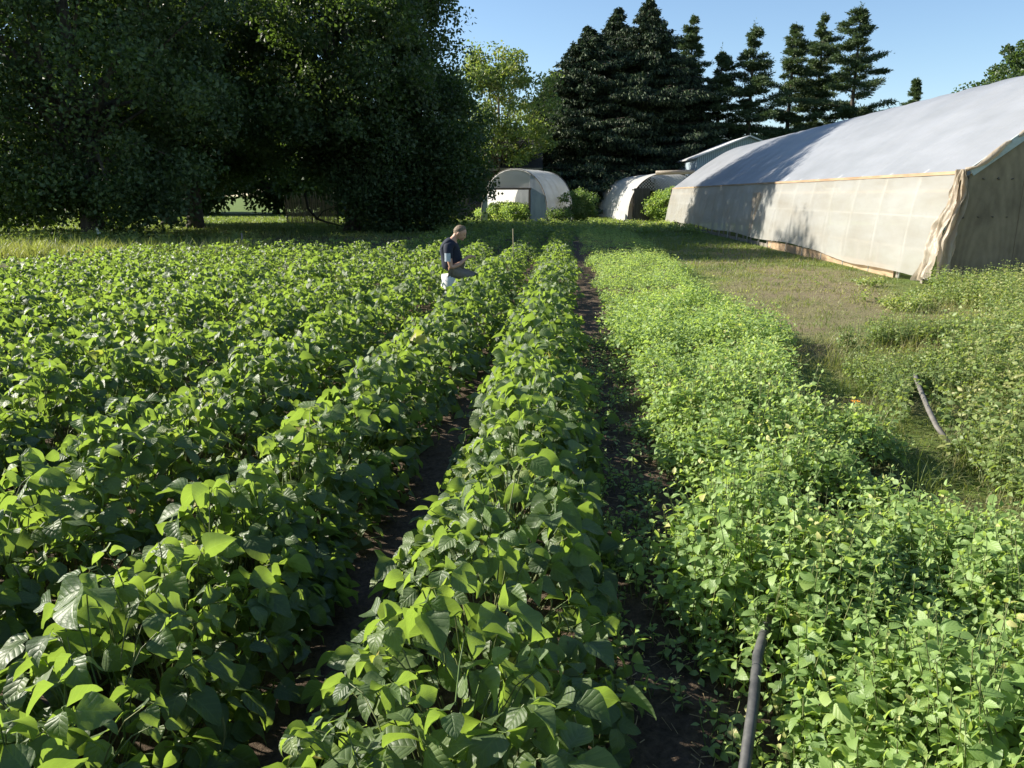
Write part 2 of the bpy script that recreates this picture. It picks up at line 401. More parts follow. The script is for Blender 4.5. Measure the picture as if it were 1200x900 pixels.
ground = npmesh('ground', np.stack([X, Y, Z], -1), gq, M['ground'], uv=None,
                col=np.stack([1 - fld, np.clip(dry * .8 + track, 0, 1), 0 * X], -1).reshape(-1, 3), smooth=True)
tag(ground, kind='structure')

# ------------------------------------------------------------------ bean rows
NOTCH = (-1.42, 11.7)
def bean_row(c, y0, y1, label):
    root = empty('bean_row', (0, 0, 0))
    tag(root, label, 'bean row', 'rows of bush beans')
    def stuffpart(o): o['kind'] = 'stuff'; return o
    ls = LeafSet(); st = LeafSet()
    bands = [(max(y0, .4), 3.2, 250, 7, 2), (3.2, 5.5, 230, 5, 2), (5.5, 9, 190, 4, 1), (9, 14, 135, 3, 1), (14, 20, 110, 2, 1), (20, 34, 60, 2, 1)]
    for (a, b, dens, nv, nc) in bands:
        a = max(a, y0); b = min(b, y1)
        if b <= a: continue
        n = int((b - a) * .92 * dens)
        y = rng.uniform(a, b, n)
        hw = ((.41 if c > -1 else .37) + .14 * fbm(y * 1.6, y * 0 + c * 9, 3) * 2) * np.where(rng.random(n) < .09, rng.uniform(1, 1.3, n), 1)
        u = rng.uniform(-1, 1, n); u = np.sign(u) * np.abs(u) ** .85
        x = rowx(c, y) + u * hw
        # camera-cone cull with a generous margin
        keep = np.abs(x + .1) < (y + 1.6) * 1.05
        x, y, u, hw = x[keep], y[keep], u[keep], hw[keep]; n = len(x)
        if n == 0: continue
        hm = .56 + .20 * fbm(y * 1.9, np.full(n, c * 7.0), 3) + .36 * fbm(x * 3.3, y * 3.3, 2)
        hm = hm * (1 - .12 * smooth(9, 16, y))
        H = hm * (1 - .80 * np.abs(u) ** 1.7); H = np.where(np.abs(u * hw) > .43, np.minimum(H, .17), H)
        sink = rng.random(n) ** 1.7 * H * .75
        z = H - sink + .02
        d = np.hypot((x - NOTCH[0]) * 1.25, (y - NOTCH[1] + .35) * .6)
        k = (d > .33) | (z < .35)
        x, y, u, z, H, sink = x[k], y[k], u[k], z[k], H[k], sink[k]; n = len(x)
        hub = np.stack([x, y, z], 1)
        outw = np.stack([u * .9, .15 * rng.normal(size=n), np.zeros(n)], 1)
        th = rng.uniform(0, 2 * PI, n)
        hor = np.stack([np.cos(th), np.sin(th), np.zeros(n)], 1) + outw * .9
        hor = norm(hor * np.array([1, 1, 0]))
        # lamina faces up, leaning towards the sun and outward
        nrm = np.array([0, 0, 1.0]) + .42 * sdir * np.array([1, 1, 0]) + .35 * outw + .52 * rng.normal(size=(n, 3))
        nrm = norm(nrm)
        young = (rng.random(n) < .16) & (sink < .08)
        size = np.clip(rng.normal(.090, .019, n), .045, .122) * np.where(young, .62, 1) * (1 + .12 * (sink > .1))
        tr = np.clip(rng.normal(.36, .17, n) + young * .42 + .15 * fbm(x * 1.3, y * 1.3, 2), 0, .93)
        tr = np.where(rng.random(n) < .004, 1.0, tr)
        perp = norm(np.cross(np.array([0, 0, 1.0]), hor))
        for kind in (0, 1, 2):
            ang = [0, 1.35, -1.35][kind] + .2 * rng.normal(size=n)
            ax = hor * np.cos(ang)[:, None] + perp * np.sin(ang)[:, None]
            ax[:, 2] += rng.normal(-.22, .22, n)
            ax = norm(ax)
            nn = norm(nrm + .38 * rng.normal(size=(n, 3)))
            nn = norm(nn - ax * (nn * ax).sum(1, keepdims=True))
            off = hub + (hor * (.028 if kind == 0 else .004) * (size / .1)[:, None]) + ax * .008
            L = size * (1.0 if kind == 0 else .9) * rng.uniform(.9, 1.1, n)
            col = np.stack([np.clip(tr + .05 * rng.normal(size=n), 0, 1), rng.random(n), rng.random(n)], 1)
            sel = np.ones(n, bool)
            if a >= 14 and kind: sel = rng.random(n) < .7
            ls.leaves(off[sel], ax[sel], nn[sel], L[sel], L[sel] * rng.uniform(.72, .86, sel.sum()), col[sel], nv=nv, nc=nc,
                      fold=rng.uniform(-.15, .75, sel.sum()), droop=rng.uniform(.15, 1.7, sel.sum()), shape=.62, rip=.04 if nv > 4 else 0)
        if a < 9:
            # petiole from the row's stem up to the hub
            s = rng.random(n) < (1 if a < 5.4 else .4)
            hb = hub[s]; m = len(hb)
            root_ = hb.copy(); root_[:, 0] = rowx(c, hb[:, 1]) + (hb[:, 0] - rowx(c, hb[:, 1])) * .45; root_[:, 1] += .06 * rng.normal(size=m)
            root_[:, 2] = np.maximum(hb[:, 2] - rng.uniform(.12, .24, m), 0.0)
            t = np.linspace(0, 1, 4)[None, :, None]
            P = root_[:, None] * (1 - t) + hb[:, None] * t
            P[:, :, 2] += (.05 * np.sin(PI * np.linspace(0, 1, 4)))[None] 
            v, q = tubes(P, np.full(m, .0026), np.full(m, .0017), 3)
            st.add(v, q, np.zeros((len(v), 2)), np.repeat(rng.random((m, 3)), 12, 0))
    # main stems down to the soil
    ym = np.arange(max(y0, .6), min(y1, 16), .11); m = len(ym); ym = ym + .03 * rng.normal(size=m)
    bx = rowx(c, ym) + .03 * rng.normal(size=m)
    b0 = np.stack([bx, ym, np.full(m, -.01)], 1); b1 = b0 + np.stack([.1 * rng.normal(size=m), .05 * rng.normal(size=m), rng.uniform(.28, .40, m)], 1)
    t = np.linspace(0, 1, 4)[None, :, None]; P = b0[:, None] * (1 - t) + b1[:, None] * t; P[:, 1:3, 0] += (.015 * rng.normal(size=(m, 2)))
    v, q = tubes(P, np.full(m, .006), np.full(m, .0035), 4)
    st.add(v, q, np.zeros((len(v), 2)), np.repeat(rng.random((m, 3)), 16, 0))
    # hanging pods on the near plants
    if c > -3.5:
        m = 130 if c > -2.2 else 60
        y = rng.uniform(1.4, 5, m); x = rowx(c, y) + rng.uniform(-.3, .34, m); z = rng.uniform(.14, .36, m)
        o = np.stack([x, y, z], 1); d = np.stack([.02 * rng.normal(size=m), .02 * rng.normal(size=m), -rng.uniform(.07, .12, m)], 1)
        t = np.linspace(0, 1, 5)[None, :, None]; P = o[:, None] + d[:, None] * t; P[:, :, 0] += (.012 * np.sin(PI * np.linspace(0, 1, 5)))[None]
        v, q = tubes(P, np.full(m, .0042), np.full(m, .0022), 5)
        pd = LeafSet(); pd.add(v, q, np.zeros((len(v), 2)), np.repeat(rng.random((m, 3)) * .5 + .5, 25, 0)); stuffpart(pd.build('bean_pods', M['bean_stem'], root))
    stuffpart(ls.build('foliage', M['bean'], root)); stuffpart(st.build('stems', M['bean_stem'], root))
NAMES = ['nearest bean row, its right side along the bare dark soil path, running towards the shrub',
         'second bean row left of the bare soil path, passing just right of the seated man',
         'third bean row left of the soil path, passing just left of the seated man',
         'fourth bean row counted leftwards from the bare soil path', 'fifth bean row counted leftwards from the bare soil path',
         'sixth bean row counted leftwards from the bare soil path', 'seventh bean row counted leftwards from the bare soil path',
         'eighth bean row counted leftwards from the bare soil path', 'ninth bean row counted leftwards from the bare soil path',
         'second outermost bean row, near the shaded left edge of the field', 'outermost bean row, farthest from the soil path']
for i, c in enumerate(ROWS):
    bean_row(c, -.6, 33 if i < 5 else (22 if i < 9 else 20), NAMES[i])

# ------------------------------------------------------------------ leafy shoots (herb bed, weeds)
hl = LeafSet(); hs = LeafSet()
HOSE = np.array([gp(*p_)[:2] for p_ in ((1074, 440, .22), (1079, 458, .24), (1088, 480, .24), (1098, 500, .22), (1113, 520, .18), (1135, 545, .12), (1165, 570, .05))])
def nearhose(x, y, w=.10):
    xh = np.interp(y, HOSE[::-1, 1], HOSE[::-1, 0]); xh2 = np.interp(y + .25, HOSE[::-1, 1], HOSE[::-1, 0])
    return ((np.abs(x - xh) < w * .7) | (np.abs(x - xh2 * y / (y + .25)) < w * .7)) & (y > HOSE[4, 1] - .25) & (y < HOSE[0, 1])
def shoots(ls, st, x, y, z0, h, leaf, nodes=4, nv=3, nc=1, tone=(.5, .2), stems=True, tops=True):
    kk = ~nearhose(x, y)
    if ls is not hl and not kk.all():
        x, y, z0, h = x[kk], y[kk], z0[kk], h[kk]; leaf = leaf[kk] if np.ndim(leaf) else leaf
    n = len(x); base = np.stack([x, y, z0], 1)
    lean = rng.normal(0, .16, (n, 2))
    tip = base + np.stack([lean[:, 0] * h, lean[:, 1] * h, h], 1)
    tr = np.clip(rng.normal(tone[0], tone[1], n) + .7 * fbm(x * 2.2, y * 2.2, 3), 0, 1)
    th0 = rng.uniform(0, PI, n)
    for k in range(nodes):
        f = 1 - (k / nodes) * .66                      # from the top down
        p = base * (1 - f) + tip * f
        for s in (0, PI):
            th = th0 + k * PI / 2 + s + .25 * rng.normal(size=n)
            elev = (.8 if k == 0 else .35 - .14 * k) + .32 * rng.normal(size=n)
            ax = np.stack([np.cos(th) * np.cos(elev), np.sin(th) * np.cos(elev), np.sin(elev)], 1)
            L = leaf * (.5 if k == 0 else min(1.0, .72 + .16 * k)) * rng.uniform(.75, 1.2, n)
            nn = norm(np.array([0, 0, 1.0]) + .5 * rng.normal(size=(n, 3)) + .45 * sdir * np.array([1, 1, 0])); nn = norm(nn - ax * (nn * ax).sum(1, keepdims=True))
            col = np.stack([np.clip(tr + (.12 if k == 0 else -.04 * k) + .06 * rng.normal(size=n), 0, 1), rng.random(n), rng.random(n)], 1)
            ls.leaves(p + ax * .006, ax, nn, L, L * rng.uniform(.52, .68, n), col, nv=nv, nc=nc, fold=rng.uniform(.1, .5, n), droop=rng.uniform(.3, 1.0, n), shape=.68, tooth=.05 if nv > 3 else 0)
    if stems:
        t = np.linspace(0, 1, 3)[None, :, None]; P = base[:, None] * (1 - t) + tip[:, None] * t
        v, q = tubes(P, np.full(n, .0028), np.full(n, .0015), 3)
        st.add(v, q, np.zeros((len(v), 2)), np.repeat(rng.random((n, 3)), 9, 0))

for (a, b, dens, nodes, nv, nc) in [(.9, 3.2, 620, 6, 4, 1), (3.2, 6, 520, 5, 3, 1), (6, 11, 430, 4, 2, 1), (11, 19, 260, 3, 2, 1), (19, 33, 90, 3, 2, 1)]:
    wmax = 3.9
    n = int((b - a) * wmax * dens); y = rng.uniform(a, b, n); x = rng.uniform(.3, .3 + wmax, n)
    l, r = herb_edges(y); r = r + .17 + .14 * smooth(6, 9, y); l = l + .16 * fbm(y * 2.3, y * 0 + 3, 2) * 2 + .28 * np.exp(-((y - 3.9) / .35) ** 2); r = r + .35 * fbm(y * 1.7, y * 0 + 8, 2) * 2 - .15
    r = np.where(y < 3.0, r + (3.0 - y) * .5, r)
    k = (x > l) & (x < r); 
    pa, pb = gp(873, 897, .02), gp(888, 768, .10); px_ = np.interp(y, [pa[1], pb[1]], [pa[0], pb[0]]); k &= ~((np.abs(x - px_ + .03) < .11) & (y < pb[1] - .16)) & ~((x < px_) & (y < pb[1] - .1))
    # dark diagonal gap between the two clumps near the front
    gap = np.abs((y - 3.55) - (x - 1.2) * .25) < .13
    k &= ~(gap & (x > .7) & (x < 1.55))
    x, y, l, r = x[k], y[k], l[k], r[k]
    edge = np.minimum(x - l, r - x); hb = .40 * smooth(-.05, .22, edge) * .45 + .40 * .55
    h = hb * (1 + 1.7 * fbm(x * 1.4, y * 1.4, 2) + 1.1 * fbm(x * 4.2, y * 4.2, 2)) * rng.uniform(.75, 1.15, len(x))
    h = np.clip(h * (.86 if a < 11 else .72), .08, .6)
    shoots(hl, hs, x, y, ground_z(x, y), h, np.clip(rng.normal(.047, .014, len(x)), .022, .085), nodes, nv, nc, (.5, .22), stems=a < 6)
tagroot = empty('herb_bed', (0, 0, 0)); tag(tagroot, 'broad bed of bright yellow-green leafy herbs right of the bare soil path', 'herb bed', kind='stuff')
hl.build('foliage', M['herb'], tagroot); hs.build('stems', M['bean_stem'], tagroot)

# seedlings on the soil path
sl = LeafSet(); ss = LeafSet()
n = 1150; y = 1.9 + rng.random(n) ** 1.3 * 7; x = rowx(.32, y) + rng.uniform(-.32, .42, n)
k = (fbm(x * 3, y * 3) + .10 * rng.normal(size=n) > -.06) | ((np.hypot(x - .42, y - 2.9) < .25))
x, y = x[k], y[k]; shoots(sl, ss, x, y, ground_z(x, y), rng.uniform(.03, .16, len(x)), rng.uniform(.025, .055, len(x)), 3, 3, 1, (.5, .2))
x = np.array([.43, .50, .37, .46, .30, .55, .62]); y = np.array([2.75, 2.9, 3.0, 3.15, 2.3, 2.55, 2.25]); shoots(sl, ss, x, y, x * 0, np.full(7, .24), .062, 4, 4, 1, (.5, .1))
sr = empty('seedlings', (0, 0, 0)); tag(sr, 'small weed seedlings scattered over the bare dark soil path', 'seedlings', kind='stuff')
sl.build('foliage', M['herb'], sr); ss.build('stems', M['bean_stem'], sr)

# bits of straw, twigs and clods on the path
mb = MB(); n = 1100
for i in range(n):
    yy = 1.6 + rng.random() ** 1.2 * 8; xx = rowx(.38, yy) + rng.uniform(-.4, .3); a = rng.uniform(0, PI); L = rng.uniform(.015, .07)
    zz = float(ground_z(xx, yy)) + .008; dv = np.array([math.cos(a), math.sin(a), rng.normal() * .15]) * L / 2
    c = np.array([xx, yy, zz]); mb.tube([c - dv, c + dv], rng.uniform(.0008, .0018), 3, cap=False)
tag(mb.build('straw_litter', M['straw']), 'bits of dry straw and twigs lying on the dark soil path', 'straw litter', kind='stuff')

# ------------------------------------------------------------------ grass and weeds
gl = LeafSet()
def grass_patch(x, y, h, wd, col0, lean=.5, nseg=3):
    h = np.where(nearhose(x, y), np.minimum(h, .09), h)
    n = len(x); o = np.stack([x, y, ground_z(x, y) - .01], 1)
    cl = fbm(x * 5.5, y * 5.5, 2); h = h * np.clip(.85 + 2.6 * cl, .35, 2.0)
    col = np.stack([np.clip(col0 + .1 * rng.normal(size=n) - .5 * cl, 0, 1), rng.random(n), rng.random(n)], 1)
    blades(gl, o, h, wd, rng.normal(0, lean, (n, 2)), col, nseg)
# dry, airy strip between the herb bed and the greenhouse
n = 90000; y = 4 + rng.random(n) ** 1.25 * 30; x = rng.uniform(1.6, 9.5, n)
e0_, e1_ = herb_edges(y); k = (x > e1_ + .05) & ((x < 7.1) | (y < 14.2)) & (x < y * .75 + 1) & ((fbm(x * 1.3 + 5, y * 1.3) < .13) | (y > 17) | (rng.random(n) < .25)); x, y = x[k], y[k]
dr = np.clip(.50 + 1.3 * fbm(x * .8, y * .8) + .16 * smooth(7, 3.5, y) - .25 * smooth(20, 28, y), .1, .95)
tall = smooth(9.5, 5.5, y) * smooth(2.2, 3.2, x)
h = rng.uniform(.04, .10, len(x)) * (1 + 1.5 * tall) * (1 + .8 * fbm(x * 2, y * 2)); grass_patch(x, y, h, .003 + .00045 * y, dr, .8)
# tall wispy dry stems in front of the greenhouse corner
n = 9000; x = rng.uniform(3.2, 7.6, n); y = rng.uniform(6.0, 13.2, n); k = (np.abs(x - .56 * y) < 1.0 + .8 * fbm(x, y)) & (fbm(x * 1.7, y * 1.7) > -.14); x, y = x[k], y[k]
grass_patch(x, y, rng.uniform(.14, .38, len(x)), np.full(len(x), .0042), np.clip(.72 + .5 * fbm(x * 2, y * 2), .3, 1), .55)
# nearer rough grass on the right
n = 34000; y = rng.uniform(1.6, 9, n); x = rng.uniform(1.9, 6.8, n); e0_, e1_ = herb_edges(y)
k = (x > e1_ + .1) & (x < y * .8 + 1.2) & (fbm(x * 1.1, y * 1.1) > -.12); x, y = x[k], y[k]
grass_patch(x, y, rng.uniform(.06, .24, len(x)), np.full(len(x), .0042), np.clip(.58 + 1.5 * fbm(x * 1.2, y * 1.2), .1, .95), .7)
# lawn between and beyond the crops, left side too
n = 110000; y = 18 + rng.random(n) ** .9 * 42; x = rng.uniform(-34, 8, n); k = (np.abs(x + .3) < y * .8) & ~((x > 7.0) & (y < 47)) & ~((y < 22) & (x > -12) & (x < 2.5)) & ~((y < 32) & (x > -4) & (x < 3)); x, y = x[k], y[k]
grass_patch(x, y, rng.uniform(.06, .16, len(x)) * (1 + .6 * fbm(x, y)), .006 + .0007 * y, np.clip(.30 + .9 * fbm(x * .4, y * .4), 0, .9), .5, 2)
# paler seedy grass in front of the left tree
n = 26000; y = rng.uniform(19.5, 23.5, n); x = rng.uniform(-20, -8, n) ; grass_patch(x, y, rng.uniform(.15, .42, n), .006 + .0005 * y, np.clip(.55 + .6 * fbm(x * .6, y * .6), .2, .9), .4, 3)
tag(gl.build('grass', M['grass']), 'short dry and green grass around the crops and the greenhouse', 'grass', kind='stuff')

wl = LeafSet(); ws = LeafSet()
def weedarea(n, x0, x1, y0, y1, f, h0, h1, leaf, tone=(.5, .2), nodes=4, nv=3):
    x = rng.uniform(x0, x1, n); y = rng.uniform(y0, y1, n); k = f(x, y); x, y = x[k], y[k]
    h = rng.uniform(h0, h1, len(x)) * (1 + .8 * fbm(x * 1.2, y * 1.2)); shoots(wl, ws, x, y, ground_z(x, y), h, leaf, nodes, nv, 1, tone, stems=y0 < 8)
cx = lambda x, y: x < y * .8 + 1.0
weedarea(15000, 2.3, 6.5, 3.2, 9.0, lambda x, y: cx(x, y) & (x > herb_edges(y)[1] + .55) & (fbm(x * .9 + 4, y * .9) + .12 * smooth(3.0, 4.4, x) > .01), .12, .34, .040)
cx2 = lambda x, y: x < y * .74 + 1.6
weedarea(26000, 2.2, 11.5, 4.2, 14.1, lambda x, y: cx2(x, y) & (x > .555 * y - .35 + .14 * (14 - y) * rng.random(len(x)) + 1.6 * fbm(x * .9, y * .9)), .10, .48, .052, (.7, .25), 5)
weedarea(4200, 5.0, 7.2, 8.5, 15.0, lambda x, y: cx2(x, y) & (fbm(x * 1.3, y * 1.3) > .10), .08, .25, .06, (.7, .2), 3)
weedarea(900, 2.0, 4.6, 1.8, 3.9, lambda x, y: (x > herb_edges(y)[1] + .5), .1, .3, .04)
weedarea(2600, -6, 7, 34, 46, lambda x, y: fbm(x * .5, y * .5) > -.02, .15, .35, .16, (.6, .2), 3, 2)
weedarea(1600, -26, -10, 24, 27, lambda x, y: fbm(x * .5, y * .5) > -.02, .2, .5, .15, (.6, .2), 3, 2)
wr = empty('weeds', (0, 0, 0)); tag(wr, 'leafy green weeds growing wild beside the herb bed and greenhouse end', 'weeds', kind='stuff')
wl.build('foliage', M['weed'], wr); ws.build('stems', M['bean_stem'], wr)

# ------------------------------------------------------------------ greenhouses
# big one: side wall base X=7.2, hip X=7.5 z=2.05, ridge X=11.9
GX, GY0, GY1, HZ = 7.22, 14.5, 47.0, 2.05
prof_u = np.array([.28, 1.1, 2.1, 3.1, 3.9, 4.7]); prof_z = np.array([HZ, 2.70, 3.42, 4.05, 4.38, 4.52])
gh = empty('greenhouse', (GX, GY0, 0)); LEN = GY1 - GY0; WID = 9.4
tag(gh, 'long plastic-covered greenhouse with white roof, hazy side curtain and plywood end wall', 'greenhouse')
def roofz(u):
    u = np.where(u > WID / 2, WID - u, u); return np.interp(u, prof_u, prof_z)
BAY = LEN / 21
# roof plastic, sagging a little between the hoops
uu = np.concatenate([np.linspace(.26, 4.7, 26), np.linspace(4.7, WID - .26, 20)[1:]]); vv = np.linspace(-.06, LEN + .06, 21 * 8 + 1)
U, V = np.meshgrid(uu, vv); Z = roofz(U)
# round the profile a little
for _ in range(3): Z[:, 1:-1] = .25 * Z[:, :-2] + .5 * Z[:, 1:-1] + .25 * Z[:, 2:]
Z = Z + .03 - .035 * np.abs(np.sin(PI * V / BAY)) * smooth(.3, 1.5, U) + .018 * fbm(V * 3 + U * 1.2, U * .7, 2)
nn_ = len(uu); ii = np.arange(len(vv) * nn_).reshape(len(vv), nn_)
q = np.stack([ii[:-1, :-1], ii[1:, :-1], ii[1:, 1:], ii[:-1, 1:]], -1).reshape(-1, 4)
npmesh('roof_cover', np.stack([U, V, Z], -1), q, M['poly_roof'], gh, smooth=True)
# side curtain
def side_cover(xb, xt, name, sgn):
    zz = np.linspace(0, 1, 22); Vv, T = np.meshgrid(np.linspace(0.02, LEN, 420), zz)
    bot = .13 + .14 * smooth(3.5, 6.5, Vv) * (1 - smooth(28, 31, Vv)) + .03 * np.sin(Vv * .9)
    Zs = bot + (HZ - .03 - bot) * T
    bul = .05 * np.sin(PI * T) * np.abs(np.sin(PI * Vv / BAY)) + .03 * fbm(Vv * 2.2, T * 2.5 + Vv * .3, 3) * 2 * (1 - .6 * T)
    foldx = .03 * np.maximum(0, np.sin(Vv * 9 + 3 * fbm(Vv, T * 2))) * smooth(.9, .2, T) * smooth(0, .3, fbm(Vv * .4, Vv * 0) + .1)
    hx = np.interp(Zs, [0, .8, 1.5, HZ], [.02, .06, .14, .25])
    Xs = (hx if sgn < 0 else WID - hx) + sgn * (.045 + bul + foldx + .12 * (1 - T) ** 2)
    m_ = Vv.shape[1]; ii = np.arange(Vv.size).reshape(Vv.shape)
    q = np.stack([ii[:-1, :-1], ii[:-1, 1:], ii[1:, 1:], ii[1:, :-1]], -1).reshape(-1, 4)
    npmesh(name, np.stack([Xs, Vv, Zs], -1), q, M['poly_side'], gh, smooth=True)
side_cover(-.12, .22, 'side_curtain', -1)
side_cover(WID + .05, WID - .22, 'side_curtain', 1)
mb = MB(); mb.beam((.20, -.05, HZ + .0), (.20, LEN, HZ + .0), .04, .06); mb.build('hip_board', M['wood_tan'], gh)
mb = MB(); mb.beam((.21, .0, HZ - .32), (.21, LEN, HZ - .32), .03, .05); mb.build('side_rail', M['wood_tan'], gh)
mb = MB(); mb.beam((.09, .0, .62), (.09, LEN, .62), .03, .05); mb.build('side_rail', M['wood_grey'], gh)
mb = MB(); mb.tube([(.13, .0, 1.25), (.13, LEN, 1.25)], .016); mb.build('side_rail', M['metal'], gh)
mb = MB(); mb.beam((.03, 1.9, .09), (.03, 11.2, .09), .03, .26); mb.build('baseboard', M['wood_tan'], gh)
mb = MB(); mb.beam((.06, 11.3, .05), (.06, LEN, .05), .04, .12); mb.build('baseboard', M['wood_grey'], gh)
for i in range(22):
    y = .1 + i * (LEN - .2) / 21; mb = MB()
    left = [(0.02, y, 0), (.06, y, .8), (.14, y, 1.5), (.25, y, HZ)] + [(u, y, float(roofz(np.array(u))) - .05) for u in (1.1, 2.1, 3.1, 3.9, 4.7)]
    right = [(WID - a, b, c) for a, b, c in left[::-1]][1:]
    mb.tube(left + right, .024, 6); mb.build('hoop', M['metal'], gh, smooth=True)
for i in range(30):
    mb = MB(); y = .7 + i * 1.07; mb.box((.05, y, .32), (.04, .09, .64)); mb.build('side_post', M['wood_grey'], gh)
mb = MB(); mb.beam((4.7, 0, 4.40), (4.7, LEN, 4.40), .05, .05); mb.build('ridge_pipe', M['metal'], gh)
# near end wall: plywood sheets cut to the gable, sheet seams, knot holes
def gable(y, sheets, name, th=.018):
    e = np.linspace(.10, WID - .10, sheets + 1)
    for a, b in zip(e[:-1], e[1:]):
        us = np.linspace(a + .004, b - .004, 8)
        top = roofz(np.clip(us, .28, WID - .28)) - .06
        w0 = np.where(us < .28, HZ - .06, top)
        v = []; 
        for yy in (y - th / 2, y + th / 2):
            v += [(u_, yy, .02) for u_ in us] + [(u_, yy, z_) for u_, z_ in zip(us, w0)]
        k = len(us); q = []
        for i in range(k - 1):
            q.append([i, i + 1, k + i + 1, k + i]); q.append([2 * k + i + 1, 2 * k + i, 3 * k + i, 3 * k + i + 1])
            q.append([k + i, k + i + 1, 3 * k + i + 1, 3 * k + i]); q.append([i + 1, i, 2 * k + i, 2 * k + i + 1])
        q.append([0, k, 3 * k, 2 * k]); q.append([k - 1, 3 * k - 1, 4 * k - 1, 2 * k - 1])
        c = np.array([(a + b) / 2, y, 0]); v = np.array(v) - c
        o = npmesh(name, v, np.array(q), M['ply'], gh); o.location = c
        if name == 'plywood_sheet' and a < 3:
            for zz in (1.93, 1.27):
                for f in (.15, .38, .6, .82):
                    if rng.random() < .85:
                        mb = MB(); kr = rng.uniform(.012, .028); mb.tube([(rng.normal() * .01 + a - c[0] + f * (b - a), -th / 2 - .004, zz + .02 * rng.normal()), (a - c[0] + f * (b - a), -th / 2 + .002, zz)], kr, 8)
                        mb.build('knot', M['wood_dark'], o)
gable(-.02, 8, 'plywood_sheet'); gable(LEN - .02, 8, 'end_panel')
for s in (0, 1):
    mb = MB(); f = (lambda u: u) if s == 0 else (lambda u: WID - u)
    mb.beam((f(.30), -.055, HZ + .0), (f(1.32), -.055, 2.82), .03, .15); mb.build('rake_board', M['trim_teal'], gh)
# rolled plastic along the gable edge
mb = MB(); us = np.linspace(.2, WID - .2, 60); pts = [(u_, -.06 + .03 * rng.normal(), float(roofz(np.clip(u_, .28, WID - .28))) + .035 + .02 * rng.normal()) for u_ in us]
mb.tube(pts, .045 + .012 * rng.normal(size=60), 8); mb.build('rolled_plastic_edge', M['poly_flap'], gh, smooth=True)
# crumpled plastic hanging at the near corner
T, S = np.meshgrid(np.linspace(0, 1, 60), np.linspace(0, 1, 26))
wid = .12 + .30 * np.sin(T * PI * .5) ** 1.2
fx = .24 - .30 * smooth(0, 1, T) + .16 * fbm(T * 7, S * 5 + T * 3, 3) + .035 * np.sin(S * 15 + T * 7 + 4 * fbm(T * 3, S * 2)) * (.5 + T)
fy = -.10 + S * wid * 1.3 + .04 * np.sin(T * 14)
fz = HZ + .05 - 1.97 * T + .05 * np.sin(S * 5) * T
ii = np.arange(T.size).reshape(T.shape); q = np.stack([ii[:-1, :-1], ii[:-1, 1:], ii[1:, 1:], ii[1:, :-1]], -1).reshape(-1, 4)
npmesh('corner_flap', np.stack([fx - .12, fy, fz], -1), q, M['poly_flap'], gh, smooth=True)
# seen past the end wall's edge: loose sheet folding out at the corner
fx2 = .12 + S * wid * .6 - .26 * smooth(.1, 1, T) + .14 * fbm(T * 6 + 9, S * 3, 3) + .03 * np.sin(T * 9); fy2 = -.09 - .05 * np.sin(S * 12 + T * 7) - .03 * S
npmesh('corner_flap', np.stack([fx2, fy2, fz], -1), q, M['poly_flap'], gh, smooth=True)
# torn strip on the curtain
T2, S2 = np.meshgrid(np.linspace(0, 1, 20), np.linspace(0, 1, 8))
npmesh('torn_strip', np.stack([-.16 + .18 * (1 - T2) ** .5 - .05 * np.sin(S2 * 9), 12.6 + S2 * (.2 + .7 * (1 - T2)) + T2 * .4, 1.75 - 1.45 * T2], -1),
       (lambda ii: np.stack([ii[:-1, :-1], ii[:-1, 1:], ii[1:, 1:], ii[1:, :-1]], -1).reshape(-1, 4))(np.arange(T2.size).reshape(T2.shape)), M['poly_flap'], gh, smooth=True)

M['poly_thin'] = mk_poly('thin_hoop_plastic', (.72, .72, .71), (.62, .61, .57), .42, .04, .4, (1, 1, 1), .3)
def small_hoop(name, label, loc, rz, hwid, peak, length, bulge=.25):
    root = empty(name, loc, rz); tag(root, label, 'hoop house', 'small hoop houses')
    ph = np.linspace(0, PI, 33)
    px = -np.cos(ph) * (hwid + .0) ; pz = np.sin(ph) ** .78 * peak
    px = np.sign(px) * np.abs(px) ** .9 * hwid ** .1
    vv = np.linspace(0, length, 40); PX, V = np.meshgrid(px, vv); PZ, _ = np.meshgrid(pz, vv)
    r = 1 + .012 * np.sin(V * 5) + .02 * fbm(V, PX, 2)
    ii = np.arange(PX.size).reshape(PX.shape); q = np.stack([ii[:-1, :-1], ii[1:, :-1], ii[1:, 1:], ii[:-1, 1:]], -1).reshape(-1, 4)
    npmesh('cover', np.stack([PX * r, V, np.maximum(PZ * r, 0)], -1), q, M['poly_thin'], root, smooth=True)
    for y in (.0, length):
        mb = MB(); mb.tube([(a, y, b) for a, b in zip(px, pz)], .028, 6); mb.build('end_hoop', M['wood_grey'], root, smooth=True)
    def end_panel(x0, x1, z0, y, m, nm='end_panel', th=.04):
        us = np.linspace(x0, x1, 9); tz = np.interp(us, px, pz) - .04
        v = [(u, y + s, z0) for s in (-th / 2, th / 2) for u in us] + [(u, y + s, max(t, z0 + .02)) for s in (-th / 2, th / 2) for u, t in zip(us, tz)]
        k = len(us); q = []
        for i in range(k - 1):
            q += [[i, i + 1, 2 * k + i + 1, 2 * k + i], [k + i + 1, k + i, 3 * k + i, 3 * k + i + 1], [2 * k + i, 2 * k + i + 1, 3 * k + i + 1, 3 * k + i]]
        q += [[0, 2 * k, 3 * k, k], [k - 1, 2 * k - 1, 4 * k - 1, 3 * k - 1]]
        npmesh(nm, v, np.array(q), m, root)
    return root, end_panel

